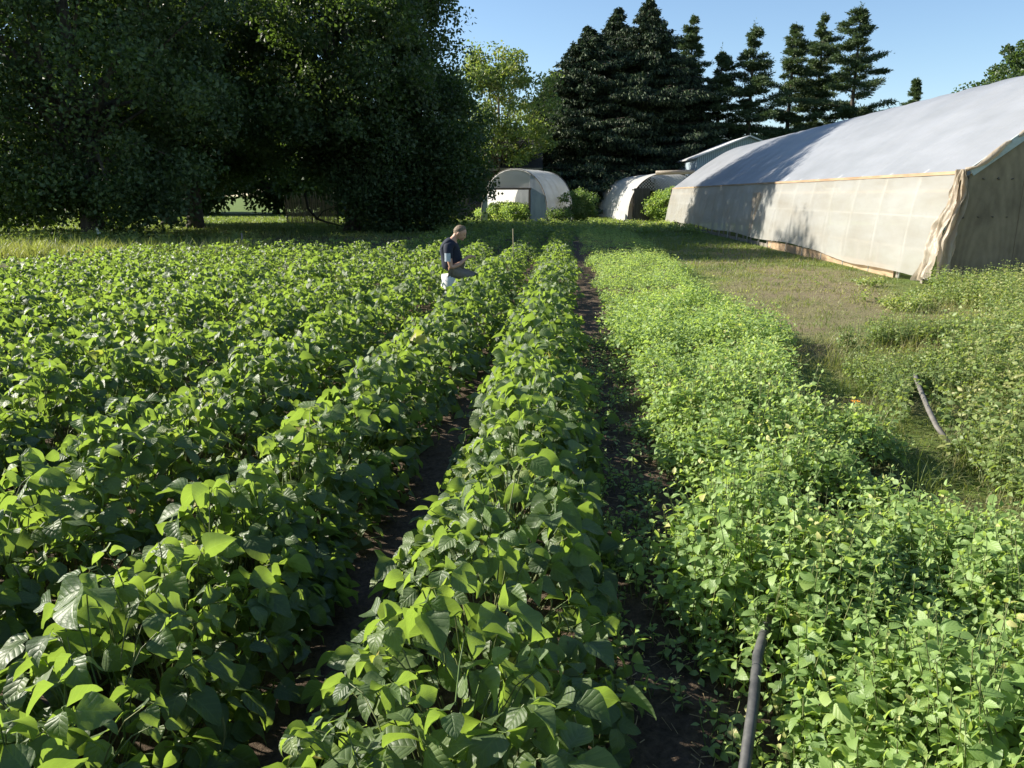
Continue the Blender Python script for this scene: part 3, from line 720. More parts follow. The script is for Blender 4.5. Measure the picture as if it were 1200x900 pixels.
# left small hoop house with an open front
M['panel_blue'] = simple('pale_blue_grey_panel', (.27, .30, .35), (.46, .49, .53), 3, (1, 1, .3), .6, .2, .01)
h1, ep = small_hoop('hoop_house', 'small white hoop house with wide open front and pale blue end panel', (-1.95, 48.0, 0), R(-17), 2.15, 3.2, 5.95)
ep(-2.2, 1.0, 2.05, .05, M['poly_thin'], 'gable_sheet', .01); ep(1.02, 2.2, .02, .05, M['panel_blue'], 'end_panel'); ep(-2.2, -1.75, .02, .05, M['panel_blue'], 'end_panel')
mb = MB(); mb.box((-.35, -.02, 2.04), (2.9, .10, .12)); mb.build('header_beam', M['wood_dark'], h1)
mb = MB(); mb.box((1.0, -.02, 1.0), (.1, .10, 2.0)); mb.build('door_post', M['wood_dark'], h1)
ep(-2.2, -.1, .02, 5.9, M['panel_blue'], 'back_panel'); ep(1.1, 2.2, .02, 5.9, M['panel_blue'], 'back_panel')
mb = MB(); mb.box((.35, 5.8, 1.0), (.8, .05, 2.0)); mb.build('back_door', M['wood_tan'], h1)
for u in (-.1, .0, .8): 
    mb = MB(); mb.box((u, 5.75, 1.05), (.06, .06, 2.1)); mb.build('door_post', M['wood_grey'], h1)
# right one with a brown board door and lattice gable
h2, ep = small_hoop('hoop_house', 'small white hoop house with brown wooden door and lattice gable', (7.9, 51.5, 0), R(5), 2.6, 3.05, 14)
mb = MB(); mb.box((-1.75, -.08, 1.05), (1.0, .05, 2.1)); 
for i in range(6): mb.box((-2.2 + i * .18, -.115, 1.05), (.15, .02, 2.08))
d_ = mb.build('door', M['wood_dark'], h2)
mb = MB(); mb.box((-1.75, -.14, 1.1), (1.0, .03, .12)); mb.build('cross_board', M['wood_dark'], d_)
ep(-2.7, -2.3, .02, .05, M['poly_flap'], 'end_panel')
mb = MB()
for i in range(40):                                              # crossed laths that fill the gable
    for s in (-1, 1):
        x0 = -2.6 + i * .19
        if s == 1: a, b = (x0, 2.0), (x0 + .9, 2.9)
        else: a, b = (x0, 2.9), (x0 + .9, 2.0)
        pts = [(a[0] + (b[0] - a[0]) * t, a[1] + (b[1] - a[1]) * t) for t in np.linspace(0, 1, 12)]
        pts = [p_ for p_ in pts if abs(p_[0]) < 2.4 and p_[1] < 3.0 * (1 - abs(p_[0] / 2.75) ** 2.6) ** .5]
        if len(pts) > 1: mb.beam((pts[0][0], .02 * s - .02, pts[0][1]), (pts[-1][0], .02 * s - .02, pts[-1][1]), .012, .05, up=(0, 1, 0))
mb.build('gable_lattice', M['metal'], h2)
mb = MB(); mb.box((-.2, -.05, 2.0), (4.4, .08, .08)); mb.build('header_beam', M['wood_grey'], h2)
mb = MB(); mb.tube([(-.9, -.1, 3.05), (1.6, -.1, 3.12)], .14, 10); mb.build('rolled_cover', M['poly_flap'], h2, smooth=True)

# ------------------------------------------------------------------ trees
def quadleaves(ls, P, size, col, up=.3, elong=.65, dirs=None):
    n = len(P); nn = norm(rng.normal(size=(n, 3)) + np.array([0, 0, up])); a = rng.normal(size=(n, 3)) if dirs is None else dirs + .25 * rng.normal(size=(n, 3))
    a = norm(a - nn * (a * nn).sum(1, keepdims=True)); b = np.cross(nn, a)
    s = size[:, None]
    v = np.stack([P, P + a * s * .5 + b * s * elong * .5 - nn * s * .1, P + a * s, P + a * s * .5 - b * s * elong * .5 - nn * s * .1], 1)
    q = np.arange(n * 4).reshape(-1, 4); uv = np.tile([[0, 0], [1, .5], [0, 1], [-1, .5]], (n, 1))
    ls.add(v.reshape(-1, 3), q, uv, np.repeat(col, 4, 0))

def broad_tree(name, label, base, rx, ry, ztop, zbot, nclump, per, leafs, material, trunk_r=.35, group=None, cat='tree', clr=1.0, seed=1, holes=0.0, trunkh=None, lit=.45, shell=.45):
    g = np.random.default_rng(seed); root = empty(name, base); tag(root, label, cat, group)
    ls = LeafSet(); zc = (ztop + zbot) / 2; rz = (ztop - zbot) / 2
    th = g.uniform(0, 2 * PI, nclump); cz = g.uniform(-1, 1, nclump); rr = (shell + (1 - shell) * g.random(nclump) ** .5)
    flat = np.where(cz < 0, np.sqrt(np.maximum(0, 1 - np.abs(cz) ** 3.2)), np.sqrt(1 - cz ** 2))
    wob = 1 + .16 * np.sin(th * 3 + seed) + .10 * np.sin(th * 5 + cz * 4)
    C = np.stack([np.cos(th) * flat * rx * rr * wob, np.sin(th) * flat * ry * rr * wob, zc + cz * rz * np.maximum(rr, .8)], 1)
    cr = g.uniform(.55, 1.25, nclump) * clr
    mtot = nclump * per
    ci = np.repeat(np.arange(nclump), per)
    d = norm(g.normal(size=(mtot, 3))) * (g.random(mtot) ** .45)[:, None] * np.array([1.15, 1.15, .8])
    P = C[ci] + d * cr[ci][:, None]; P[:, 2] = np.maximum(P[:, 2], .12)
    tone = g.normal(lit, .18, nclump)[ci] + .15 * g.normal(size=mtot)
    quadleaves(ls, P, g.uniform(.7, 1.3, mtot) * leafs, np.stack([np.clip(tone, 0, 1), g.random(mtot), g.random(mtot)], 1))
    ls.build('crown', material, root, smooth=False)
    mb = MB(); th_ = trunkh or zbot + rz * .5
    mb.tube([(0, 0, -.1), (.03, 0, .3), (.06 * g.normal(), .05, th_ * .5), (.1 * g.normal(), .1, th_), (0, 0, zc + rz * .6)], [trunk_r * 1.35, trunk_r, trunk_r * .85, trunk_r * .7, trunk_r * .15], 10); mb.build('trunk', M['bark'], root, smooth=True)
    mb = MB()
    order = g.permutation(nclump)[:min(nclump, 46)]
    for j in order:
        s = np.array([0, 0, g.uniform(.45, 1.0) * th_]); e = C[j]; mid = (s + e) / 2 + np.array([0, 0, .12 * np.linalg.norm(e[:2])]) + .3 * g.normal(size=3)
        r = trunk_r * g.uniform(.16, .38); mb.tube([s, s * .6 + mid * .4 + .1 * g.normal(size=3), mid, e], [r, r * .8, r * .55, r * .12], 6, cap=False)
    mb.build('limbs', M['bark'], root, smooth=True)
    return root

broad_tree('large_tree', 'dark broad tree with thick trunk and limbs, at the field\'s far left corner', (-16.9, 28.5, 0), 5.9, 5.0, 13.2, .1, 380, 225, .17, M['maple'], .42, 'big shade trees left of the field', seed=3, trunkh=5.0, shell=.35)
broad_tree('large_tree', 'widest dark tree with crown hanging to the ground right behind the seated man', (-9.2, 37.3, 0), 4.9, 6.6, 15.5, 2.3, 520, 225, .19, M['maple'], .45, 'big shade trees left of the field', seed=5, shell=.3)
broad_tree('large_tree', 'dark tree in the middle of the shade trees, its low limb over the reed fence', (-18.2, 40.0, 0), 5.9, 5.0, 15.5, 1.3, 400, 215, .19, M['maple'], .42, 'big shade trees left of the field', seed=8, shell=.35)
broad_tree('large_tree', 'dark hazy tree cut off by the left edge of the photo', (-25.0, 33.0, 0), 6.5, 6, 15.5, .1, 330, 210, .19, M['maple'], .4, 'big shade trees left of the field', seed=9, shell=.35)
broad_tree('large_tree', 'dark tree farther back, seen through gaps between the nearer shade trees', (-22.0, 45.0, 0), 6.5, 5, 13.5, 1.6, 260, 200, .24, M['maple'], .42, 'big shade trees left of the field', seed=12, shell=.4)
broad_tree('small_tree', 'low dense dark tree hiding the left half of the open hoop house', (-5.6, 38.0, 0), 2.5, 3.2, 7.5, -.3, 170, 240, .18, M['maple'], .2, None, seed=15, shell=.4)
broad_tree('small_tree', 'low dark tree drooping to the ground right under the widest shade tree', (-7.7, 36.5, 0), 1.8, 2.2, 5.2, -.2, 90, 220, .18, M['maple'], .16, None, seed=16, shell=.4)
# light tree between the shade trees and the spruces
broad_tree('light_tree', 'airy yellow-green tree against the sky behind the open hoop house', (-3.7, 62, 0), 4.0, 4, 12.6, 3.4, 190, 95, .24, M['light'], .25, seed=21, clr=.8, lit=.6, shell=.3, trunkh=4)

def conifer(name, label, base, h, r, kind, group, seed, zlow=.4):
    g = np.random.default_rng(seed); root = empty(name, base); tag(root, label, kind + ' tree', group); ls = LeafSet(); mb = MB()
    mb.tube([(0, 0, -.1), (0, 0, h * .5), (.05, 0, h * .98)], [.28, .18, .03], 8); mb.build('trunk', M['bark'], root, smooth=True); mb = MB()
    if kind == 'spruce':
        nb = int(h * 36); zz = zlow + (h - zlow) * g.random(nb) ** .95
        for z in zz:
            f = 1 - (z - zlow) / (h - zlow); L = r * 1.18 * (min(1, f * 1.25) ** .82) * g.uniform(.55, 1.15) * (1 + .12 * math.sin(z * 1.7 + seed)) + .12; th = g.uniform(0, 2 * PI); m = int(16 + L * 42)
            t = g.random(m) ** .75; dirv = np.array([math.cos(th), math.sin(th), 0.]); perp = np.array([-dirv[1], dirv[0], 0.])
            wdt = .34 * L * (1 - t * .8) + .08
            P = dirv * (t * L)[:, None] + perp * (g.uniform(-1, 1, m) * wdt)[:, None]; P[:, 2] = z - .32 * L * t + .18 * L * t ** 3 - g.random(m) * .28 * (1 - t * .5)
            dd = np.tile(dirv * .5 + np.array([0, 0, -.75]), (m, 1))
            quadleaves(ls, P, g.uniform(.22, .42, m), np.stack([g.random(m), g.random(m), g.random(m)], 1), 0, .42, dd)
            if L > .6: mb.tube([(0, 0, z), dirv * L * .5 + np.array([0, 0, z - .13 * L]), dirv * L + np.array([0, 0, z - .14 * L])], [.035, .02, .006], 4, cap=False)
    else:
        z = zlow + h * .12
        while z < h - .2:
            f = 1 - z / h; nb = g.integers(4, 7); lay = g.uniform(.6, 1.25); th0_ = g.uniform(0, 6.28)
            for b in range(nb):
                L = r * min(1, 1.5 * f) ** .7 * g.uniform(.4, 1.3) * lay; th = th0_ + b * 6.28 / nb + .5 * g.normal(); L *= 1 + .28 * math.cos(th - seed); dirv = np.array([math.cos(th), math.sin(th), 0.]); perp = np.array([-dirv[1], dirv[0], 0.]); zb = z + .30 * g.normal(); rise = g.uniform(-.10, .34)
                if L < .22: L = .22
                nt_ = int(6 + L * 8); t = g.uniform(.25, 1, nt_); tc = dirv * (t * L)[:, None] + perp * (g.uniform(-1, 1, nt_) * .34 * L * (1.1 - t))[:, None]; tc[:, 2] = zb + rise * L * t + .06 * g.normal(size=nt_)
                per = 24; P = np.repeat(tc, per, 0) + g.normal(size=(nt_ * per, 3)) * np.array([min(.20, .07 + .07 * L)] * 2 + [.05])
                dd = norm(P - np.repeat(tc, per, 0)) + dirv * .6 + np.array([0, 0, .35])
                quadleaves(ls, P, g.uniform(.18, .32, len(P)), np.stack([g.random(len(P)), g.random(len(P)), g.random(len(P))], 1), .2, .30, dd)
                mb.tube([(0, 0, zb), dirv * L * .5 + np.array([0, 0, zb + rise * L * .4]), dirv * L + np.array([0, 0, zb + rise * L])], [.05 * f + .02, .03, .008], 4, cap=False)
            z += g.uniform(.55, 1.6) * (.5 + .5 * f)
        P = np.array([0, 0, h - .3]) + g.normal(size=(90, 3)) * np.array([.05, .05, .30]); quadleaves(ls, P, g.uniform(.18, .3, 90), g.random((90, 3)), .2, .3)
    ls.build('crown', M[kind], root, smooth=False); mb.build('branches', M['bark'], root)
    return root
SG = 'dense spruces behind the small hoop houses'; PG = 'tall pines behind the big greenhouse'
conifer('spruce_tree', 'dark spruce at the left of the spruce clump, beside the yellow-green tree', (3.5, 70, 0), 15.6, 7.6, 'spruce', SG, 31)
conifer('spruce_tree', 'slimmer spruce peaking between the two biggest spruces', (6.3, 75, 0), 18.0, 7.0, 'spruce', SG, 32)
conifer('spruce_tree', 'tallest and darkest spruce, right of the spruce clump', (8.6, 71, 0), 17.9, 8.0, 'spruce', SG, 33)
conifer('spruce_tree', 'shorter spruce filling the right flank of the spruce clump', (12.3, 72, 0), 13.0, 5.4, 'spruce', SG, 34)
conifer('spruce_tree', 'low spruce at the left foot of the spruce clump above the open hoop house', (.4, 74, 0), 12.2, 5.2, 'spruce', SG, 35)
for px, py, D, rr_, sd, lab in [(812, 20, 84, 3.6, 41, 'pine half hidden behind the tallest spruce'), (846, 62, 71, 2.5, 42, 'thin short pine, second from the spruces'),
                           (885, 30, 69, 3.0, 43, 'pine rising straight above the grey metal-sided gable'), (932, 34, 72, 2.9, 44, 'pine just right of the one above the grey gable'),
                           (966, 18, 74, 2.6, 45, 'narrow pine tucked against the rightmost tall pine'), (1010, 8, 69, 4.0, 46, 'widest pine with long level branches, rightmost of the tall pines')]:
    p = gp(px, py, 0, D); conifer('pine_tree', lab, (p[0], D, 0), p[2], rr_ * 1.22, 'pine', PG, sd, 1.0)
p = gp(1075, 95, 0, 92); conifer('pine_tree', 'small lone pine top just showing over the big greenhouse roof', (p[0], 92, 0), p[2], 2.4, 'pine', PG, 47, 1.0)
p = gp(1197, 52, 0, 62); broad_tree('broad_tree', 'dark round tree top above the roof at the right photo edge', (p[0] + .8, 62, 0), 3.2, 3, p[2] + .3, 4, 120, 150, .26, M['maple'], .3, seed=50, clr=.8)

# shrubs
def shrub(label, loc, rx, h, n, per, leaf, m=None, seed=1, cat='shrub'):
    return broad_tree('shrub', label, loc, rx, rx, h, .1, n, per, leaf, m or M['shrub'], .04, None, cat, .32, seed, lit=.55, trunkh=h * .5)
shrub('round leafy shrub standing in the gap between the two small hoop houses', (2.0, 50, 0), 1.25, 1.95, 80, 80, .11, seed=61)
shrub('low bright green crop growing inside the open left hoop house', (-2.2, 49.2, 0), 1.9, 1.15, 120, 90, .12, M['herb'], 62, 'plants')
shrub('bright green plants filling the front of the hoop house with brown door', (7.9, 50.9, 0), 1.45, 2.1, 110, 100, .12, M['herb'], 63, 'plants')
shrub('low dry shrub at the foot of the open hoop house\'s right side', (.75, 47.4, 0), .6, .8, 40, 70, .09, M['shrub'], 64)
shrub('small sunlit bush standing right of the fence under the shade trees', (-11.4, 47.0, 0), .9, 1.5, 40, 70, .12, M['herb'], 65)
shrub('sunlit bush at the left photo edge under the dark tree', (-24.6, 36.0, 0), 1.6, 1.7, 60, 80, .14, M['herb'], 66)
shrub('sunlit bush just right of the one at the left photo edge', (-21.8, 38.0, 0), 1.2, 1.1, 40, 80, .14, M['herb'], 67)

# far hedge trees closing the horizon
FG = 'far trees behind the lawn'
k = 0
for i, (x, y, h, r) in enumerate([(-52, 72, 9, 7), (-41, 76, 10, 7), (-32, 68, 9, 5.5), (-25, 72, 10, 5.5), (-18.5, 68, 9, 5), (-11, 88, 9, 6), (14, 112, 9, 6), (30, 118, 9, 6), (48, 112, 8, 6), (64, 120, 9, 7)]):
    lab = ['far broad tree, outermost on the left', 'far broad tree, second from the left', 'far broad tree, third from the left', 'far broad tree, fourth from the left, seen under the shade trees',
           'far broad tree glimpsed over the reed fence', 'far broad tree behind the dark barn', 'far broad tree behind the spruces', 'far broad tree behind the pines', 'far broad tree behind the big greenhouse', 'far broad tree, outermost on the right'][i]
    broad_tree('far_tree', lab, (x, y, 0), r, r * .8, h, -.2, 120, 110, .42, M['maple'], .3, FG, seed=70 + i, clr=1.5, lit=.8)

# ------------------------------------------------------------------ buildings behind
b = empty('barn', (-5.5, 62, 0)); tag(b, 'dark long-roofed barn behind the open hoop house', 'barn')
mb = MB(); mb.box((0, 4, 1.9), (9.6, 7.6, 3.8)); mb.build('wall', M['wood_dark'], b)
v = [(-5.2, -.6, 3.7), (5.2, -.6, 3.7), (5.2, 4, 6.35), (-5.2, 4, 6.35), (-5.2, 8.6, 3.7), (5.2, 8.6, 3.7), (-5.2, -.6, 3.55), (5.2, -.6, 3.55), (5.2, 4, 6.2), (-5.2, 4, 6.2), (-5.2, 8.6, 3.55), (5.2, 8.6, 3.55)]
npmesh('roof', v, [[0, 1, 2, 3], [3, 2, 5, 4], [7, 6, 9, 8], [8, 9, 10, 11], [6, 7, 1, 0], [5, 11, 10, 4], [6, 0, 3, 9], [9, 3, 4, 10], [1, 7, 8, 2], [2, 8, 11, 5]], M['barn'], b)
mb = MB(); mb.box((0, -.64, 3.6), (10.4, .05, .2)); mb.build('fascia', M['wood_grey'], b)
for i in range(3):
    mb = MB(); mb.box((-3 + i * 3, .17, 1.6), (1.2, .06, 1.2)); mb.build('window', M['barn'], b)
ps_ = gp(878, 158, 0, 58); b = empty('metal_shed', (ps_[0], 58, 0)); tag(b, 'grey metal-sided gable peeking over the far end of the big greenhouse', 'shed')
hw_, zp, ze = 3.6, ps_[2] - .15, ps_[2] - 1.55
v = [(-hw_, 0, 0), (hw_, 0, 0), (hw_, 0, ze), (0, 0, zp), (-hw_, 0, ze), (-hw_, 8, 0), (hw_, 8, 0), (hw_, 8, ze), (0, 8, zp), (-hw_, 8, ze)]
npmesh('wall', v, [[0, 1, 2, 4], [1, 6, 7, 2], [5, 0, 4, 9], [6, 5, 9, 7]], M['siding'], b, tris=[[4, 2, 3], [7, 9, 8]])
mb = MB()
for s in (-1, 1):
    n_ = np.array([s * (zp - ze), 0, hw_]); mb.beam((s * (hw_ + .25), 4, ze - .03), (0, 4, zp + .07), 8.6, .09, up=(0, 0, 1))
mb.build('roof', M['metal'], b)

# brushwood fence and panel under the trees
f = empty('reed_fence', (-15.6, 46.7, 0)); tag(f, 'pale fence of upright dry reeds on the lawn under the shade trees', 'fence')
mb = MB(); g = np.random.default_rng(77)
for i in range(150):
    x = i * .0205 + .01 * g.normal(); hh = 1.45 + .16 * g.normal(); mb.tube([(x, .03 * g.normal(), 0), (x + .05 * g.normal(), .04 * g.normal(), hh)], .011, 4, cap=False)
mb.build('reeds', M['reed'], f)
mb = MB(); mb.beam((0, .04, .5), (3.1, .04, .5), .03, .04); mb.beam((0, .04, 1.2), (3.1, .04, 1.2), .03, .04); mb.build('rail', M['wood_dark'], f)
for x in (0, 1.55, 3.1):
    mb = MB(); mb.box((x, .08, .8), (.08, .08, 1.6)); mb.build('post', M['wood_dark'], f)
f = empty('board_fence', (-12.1, 47.2, 0)); tag(f, 'short brown board fence right of the reed fence', 'fence')
for i in range(8):
    mb = MB(); mb.box((i * .155, 0, .78 + .02 * (i % 3)), (.14, .025, 1.55)); mb.build('board', M['wood_grey'], f)
mb = MB(); mb.beam((0, .03, 1.2), (1.2, .03, 1.2), .04, .08); mb.build('rail', M['wood_dark'], f)
f = empty('picket_fence', (-10.2, 49.0, 0)); tag(f, 'grey weathered picket fence low behind the widest shade tree', 'fence')
for i in range(9):
    mb = MB(); mb.box((i * .26, 0, .5 + .05 * (i % 2)), (.14, .03, 1.0 + .1 * (i % 2))); mb.build('picket', M['wood_grey'], f)
mb = MB(); mb.beam((-.1, .03, .7), (2.2, .03, .7), .04, .08); mb.build('rail', M['wood_grey'], f)
# fallen limb leaning in front of the fence
mb = MB(); a = gp(357, 226, 0, 41); b_ = gp(374, 262, 0, 41); c_ = gp(408, 268, .05, 41)
mb.tube([(a[0], 41, a[2]), (a[0] + .12, 41.05, a[2] - .8), (b_[0] - .1, 41, .45), (b_[0] + .5, 41, .25), (c_[0], 41, .02)], [.06, .075, .07, .05, .02], 7)
mb.tube([(b_[0] - .1, 41, .45), (b_[0] + .3, 40.9, .85), (b_[0] + .9, 40.8, 1.05)], [.04, .03, .01], 5)
mb.tube([(b_[0] + .5, 41, .25), (b_[0] + .6, 40.8, -.02)], [.03, .02], 5)
tag(mb.build('fallen_branch', M['bark'], smooth=True), 'crooked dark fallen limb propped in front of the reed fence', 'branch')

# ------------------------------------------------------------------ small things in the field
a = gp(873, 897, .10); b2 = gp(888, 768, .20)
dv = b2 - a
mb = MB(); P = [a - dv * .9 + np.array([0, 0, -.03]), a, (a + b2) / 2 + np.array([.004, 0, .01]), b2, b2 + dv * .8 + np.array([.03, 0, -.06]), b2 + dv * 1.8 + np.array([.09, 0, -.30])]
mb.tube(P, .017, 12)
tag(mb.build('irrigation_pipe', M['hose'], smooth=True), 'weathered black pipe lying along the left edge of the herb bed, near the camera', 'pipe')
mb = MB(); pts = [gp(1072, 436, .12), gp(1074, 445, .20), gp(1079, 458, .22), gp(1088, 480, .22), gp(1098, 500, .19), gp(1113, 520, .10), gp(1128, 536, .0), gp(1150, 556, -.06)]
mb.tube(pts, .017, 10); tag(mb.build('garden_hose', M['hose_pale'], smooth=True), 'pale grey hose curving through the weeds right of the herb bed', 'hose')
def stake(name, px, py, D, z0, label, r, m, g_=None):
    p = gp(px, py, 0, D); mb = MB(); mb.tube([(p[0] + .02, D, z0), (p[0], D, p[2])], [r, r * .9], 6); tag(mb.build(name, m), label, 'stake', g_)
stake('garden_stake', 601, 268, 16.8, 0, 'thin pale stake standing between bean rows behind the man\'s hands', .011, M['reed'], None)
stake('wooden_stake', 283, 273, 25.0, 0, 'short dark stake in the shade at the far end of the beans', .03, M['wood_grey'], None)
p = gp(115, 286, 0, 26); fl = empty('marker_flag', (p[0], 26, 0)); tag(fl, 'small white marker flag on a thin wire in front of the leftmost thick trunk', 'flag')
mb = MB(); mb.tube([(.16, 0, 0), (0, 0, .62)], .006, 4); mb.build('wire', M['metal'], fl)
npmesh('flag', [(0, -.004, .62), (0, -.004, .34), (.15, -.004, .40), (0, .004, .62), (0, .004, .34), (.15, .004, .40)], None, M['bucket'], fl, tris=[[0, 1, 2], [3, 5, 4], [0, 2, 5], [0, 5, 3], [1, 4, 5], [1, 5, 2], [0, 3, 4], [0, 4, 1]])
# one marigold-like bloom at the herb bed's right edge
p = gp(1003, 466, .33); fw = empty('orange_flower', (p[0], p[1], 0)); tag(fw, 'single small orange flower at the right edge of the herb bed', 'flower')
mb = MB(); mb.tube([(0, 0, 0), (.01, 0, .15), (0, 0, .30)], .003, 4); mb.build('stem', M['bean_stem'] if False else M['reed'], fw)
mb = MB()
for i in range(9):
    t_ = i * 2 * PI / 9; d = np.array([math.cos(t_), math.sin(t_), .25]); c0 = np.array([0, 0, .30]); s_ = np.array([-math.sin(t_), math.cos(t_), 0]) * .009
    mb.add([c0, c0 + d * .018 + s_, c0 + d * .034, c0 + d * .018 - s_], [[0, 1, 2, 3]])
mb.tube([(0, 0, .295), (0, 0, .312)], [.008, .006], 8)
mb.build('bloom', M['orange'], fw)

# ------------------------------------------------------------------ the man on the bucket
def skinmesh(name, joints, edges, material, parent, root=0, sub=2):
    """joints: list of (x,y,z,rx[,ry])"""
    me = bpy.data.meshes.new(name); me.from_pydata([j[:3] for j in joints], edges, []); me.update()
    o = bpy.data.objects.new(name, me); scn.collection.objects.link(o); o.parent = parent
    md = o.modifiers.new('skin', 'SKIN'); md.use_smooth_shade = True
    if not me.skin_vertices: bpy.context.view_layer.objects.active = o
    sv = me.skin_vertices[0].data if me.skin_vertices else None
    for i, j in enumerate(joints):
        sv[i].radius = (j[3], j[4] if len(j) > 4 else j[3]); sv[i].use_root = (i == root)
    s = o.modifiers.new('sub', 'SUBSURF'); s.levels = sub; s.render_levels = sub
    me.materials.append(material)
    return o
bk = empty('bucket', (-1.47, 12.0, 0)); tag(bk, 'white plastic bucket upturned under the man among the beans', 'bucket')
mb = MB(); mb.tube([(0, 0, 0), (0, 0, .02), (0, 0, .30), (0, 0, .44), (0, 0, .455)], [.172, .170, .160, .152, .145], 28); mb.build('bucket_body', M['bucket'], bk, smooth=True)
mb = MB(); mb.tube([(0, 0, .0), (0, 0, .03)], [.180, .180], 28); mb.tube([(0, 0, .06), (0, 0, .075)], [.178, .178], 28); mb.build('rim', M['bucket'], bk)
man = empty('person', (-1.44, 12.0, 0)); tag(man, 'grey-haired man in a navy t-shirt sitting among the bean rows, looking down at his hands', 'person')
# local frame: +x is where he faces, camera looks along +y so his right side (negative y) faces it
J = []; Ed = []
def jn(x, y, z, r, prev=None, r2=None):
    J.append((x, y, z, r, r2 or r)); i = len(J) - 1
    if prev is not None: Ed.append((prev, i))
    return i
pel = jn(-.02, 0, .54, .115, None, .14)
ab = jn(-.03, 0, .68, .10, pel, .135); ch = jn(-.05, 0, .84, .105, ab, .15); up_ = jn(-.035, 0, .93, .06, ch, .09)
nk = jn(.02, 0, 1.00, .052, up_); nk2 = jn(.06, 0, 1.045, .05, nk); hd1 = jn(.085, 0, 1.09, .072, nk2, .066); hd2 = jn(.125, 0, 1.125, .078, hd1, .070)
hands = []
for s in (-1, 1):
    sh = jn(-.04, s * .17, .895, .045, up_); ua = jn(-.04, s * .22, .80, .050, sh); el = jn(.0, s * .225, .575, .040, ua); fa = jn(.12, s * .19, .625, .036, el); wr_ = jn(.225, s * .075, .715, .024, fa)
    pm = jn(.275, s * .05, .73, .026, wr_, .018); pm2 = jn(.31, s * .04, .735, .022, pm, .015); hands.append((pm2, pm, s))
    hp = jn(.05, s * .10, .50, .080, pel); kn = jn(.36, s * .15, .40, .058, hp); cf = jn(.38, s * .15, .28, .050, kn); an = jn(.37, s * .15, .09, .036, cf); ft = jn(.44, s * .15, .045, .036, an); toe = jn(.56, s * .16, .035, .032, ft)
body = skinmesh('body', J, Ed, M['skin'], man)
# fingers and face as parts rooted in the body
for pm2, pm, s in hands:
    c = np.array(J[pm2][:3])
    for k, (dy, l) in enumerate([(-.016, .062), (-.005, .070), (.006, .066), (.017, .052)]):
        a0 = c + np.array([-.012, dy, 0]); skinmesh('finger', [(*a0, .0085), (*(a0 + [l * .5, -s * .004, .006]), .008), (*(a0 + [l * .8, -s * .012, -.012]), .007), (*(a0 + [l * .82, -s * .018, -.034]), .006)], [(0, 1), (1, 2), (2, 3)], M['skin'], man, sub=1)
    a0 = np.array(J[pm][:3]); skinmesh('thumb', [(*a0, .010), (*(a0 + [.022, -s * .026, .012]), .010), (*(a0 + [.050, -s * .036, .004]), .008)], [(0, 1), (1, 2)], M['skin'], man, sub=1)
def ellip(mb, c, r, rot=0.0, n=14, m=20):
    th = np.linspace(0, PI, n); ph = np.linspace(0, 2 * PI, m + 1)[:-1]
    v = np.array([[math.sin(a) * math.cos(b), math.sin(a) * math.sin(b), math.cos(a)] for a in th for b in ph]) * np.array(r)
    cr, sr_ = math.cos(rot), math.sin(rot); v = v @ np.array([[cr, 0, sr_], [0, 1, 0], [-sr_, 0, cr]]).T + np.array(c)
    q = [[i * m + k, (i + 1) * m + k, (i + 1) * m + (k + 1) % m, i * m + (k + 1) % m] for i in range(n - 1) for k in range(m)]
    mb.add(v, q)
# head shape: cranium and jaw merged into one skin-coloured mesh that the neck runs into, face tilted down
mb = MB(); ellip(mb, (.098, 0, 1.128), (.098, .076, .092), .5); ellip(mb, (.135, 0, 1.082), (.062, .056, .072), .5); ellip(mb, (.188, 0, 1.075), (.020, .012, .028), .5, 8, 10)
ellip(mb, (.165, 0, 1.035), (.026, .026, .022), .5, 8, 10)
for s in (-1, 1): ellip(mb, (.085, s * .078, 1.095), (.020, .010, .032), .4, 8, 10)
mb.build('head', M['skin'], man, smooth=True)
mb = MB()
for s in (-1, 1): ellip(mb, (.178, s * .030, 1.103), (.010, .012, .007), .5, 6, 8)
mb.build('eyes', M['shoe'], man, smooth=True)
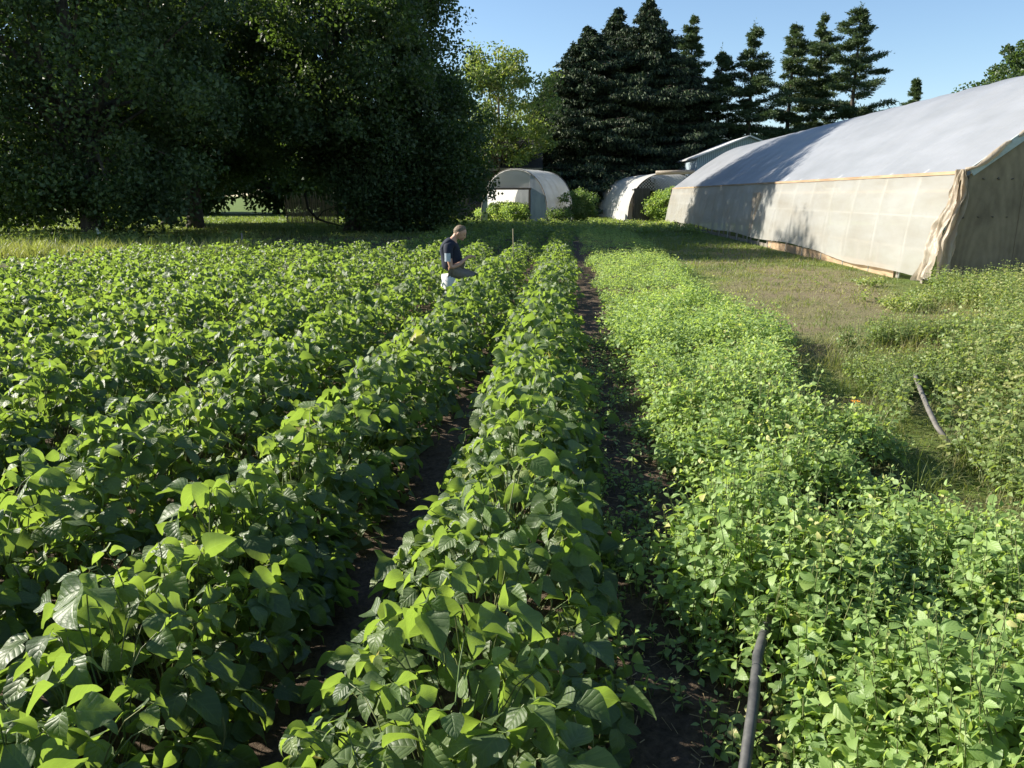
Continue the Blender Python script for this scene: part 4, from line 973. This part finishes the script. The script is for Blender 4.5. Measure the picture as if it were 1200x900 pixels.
# hair cap: upper/back part of the cranium
th = np.linspace(0, PI * .52, 14); ph = np.linspace(0, 2 * PI, 29)[:-1]; v = np.array([[math.sin(a) * math.cos(b_) * .101, math.sin(a) * math.sin(b_) * .080, math.cos(a) * .096] for a in th for b_ in ph])
cr, sr_ = math.cos(-.80), math.sin(-.80); v = v @ np.array([[cr, 0, sr_], [0, 1, 0], [-sr_, 0, cr]]).T; v *= 1 + .035 * rng.normal(size=(len(v), 1)); v += np.array([.094, 0, 1.131])
npmesh('hair', v, np.array([[i * 28 + k, (i + 1) * 28 + k, (i + 1) * 28 + (k + 1) % 28, i * 28 + (k + 1) % 28] for i in range(13) for k in range(28)]), M['hair'], man, smooth=True)
bpy.context.view_layer.update()
def bow(o, ang=R(22), c=np.array([.06, 0, 1.045])):
    cr_, s_ = math.cos(ang), math.sin(ang); Rm = np.array([[cr_, 0, s_], [0, 1, 0], [-s_, 0, cr_]])
    o.rotation_euler = (0, ang, 0); o.location = c - Rm @ c
for ch_ in man.children:
    if ch_.name.split('.')[0] in ('head', 'eyes', 'hair'): bow(ch_)
# shirt: same skeleton, slightly larger, ends at mid upper arm and hips
SJ = [(.0, 0, .49, .165, .195), (-.01, 0, .68, .150, .175), (-.045, 0, .84, .150, .185), (-.03, 0, .94, .122, .150), (.005, 0, .985, .074, .078)]
SE = [(0, 1), (1, 2), (2, 3), (3, 4)]
for s in (-1, 1):
    k = len(SJ); SJ += [(-.045, s * .17, .915, .088), (-.042, s * .222, .81, .074), (-.026, s * .232, .685, .070)]; SE += [(3, k), (k, k + 1), (k + 1, k + 2)]
skinmesh('t_shirt', SJ, SE, M['shirt'], man)
mb = MB(); th = np.linspace(-.75, .45, 9); v = []
for z_ in (.675, .80):
    for t_ in th: v.append((-.032 + .082 * math.sin(t_), -.226 - .083 * math.cos(t_), z_))
npmesh('sleeve_print', v, [[i, i + 1, 9 + i + 1, 9 + i] for i in range(8)], M['patch'], man, smooth=True)
TJ = [(-.02, 0, .55, .125, .155)]; TE = []
for s in (-1, 1):
    k = len(TJ); TJ += [(.05, s * .10, .50, .092), (.36, s * .15, .40, .070), (.38, s * .15, .28, .062), (.37, s * .15, .11, .055)]; TE += [(0, k), (k, k + 1), (k + 1, k + 2), (k + 2, k + 3)]
skinmesh('trousers', TJ, TE, M['trousers'], man)
for s in (-1, 1):
    skinmesh('boot', [(.36, s * .15, .12, .052), (.37, s * .15, .055, .05), (.47, s * .155, .045, .045), (.58, s * .16, .04, .038)], [(0, 1), (1, 2), (2, 3)], M['shoe'], man, sub=1)
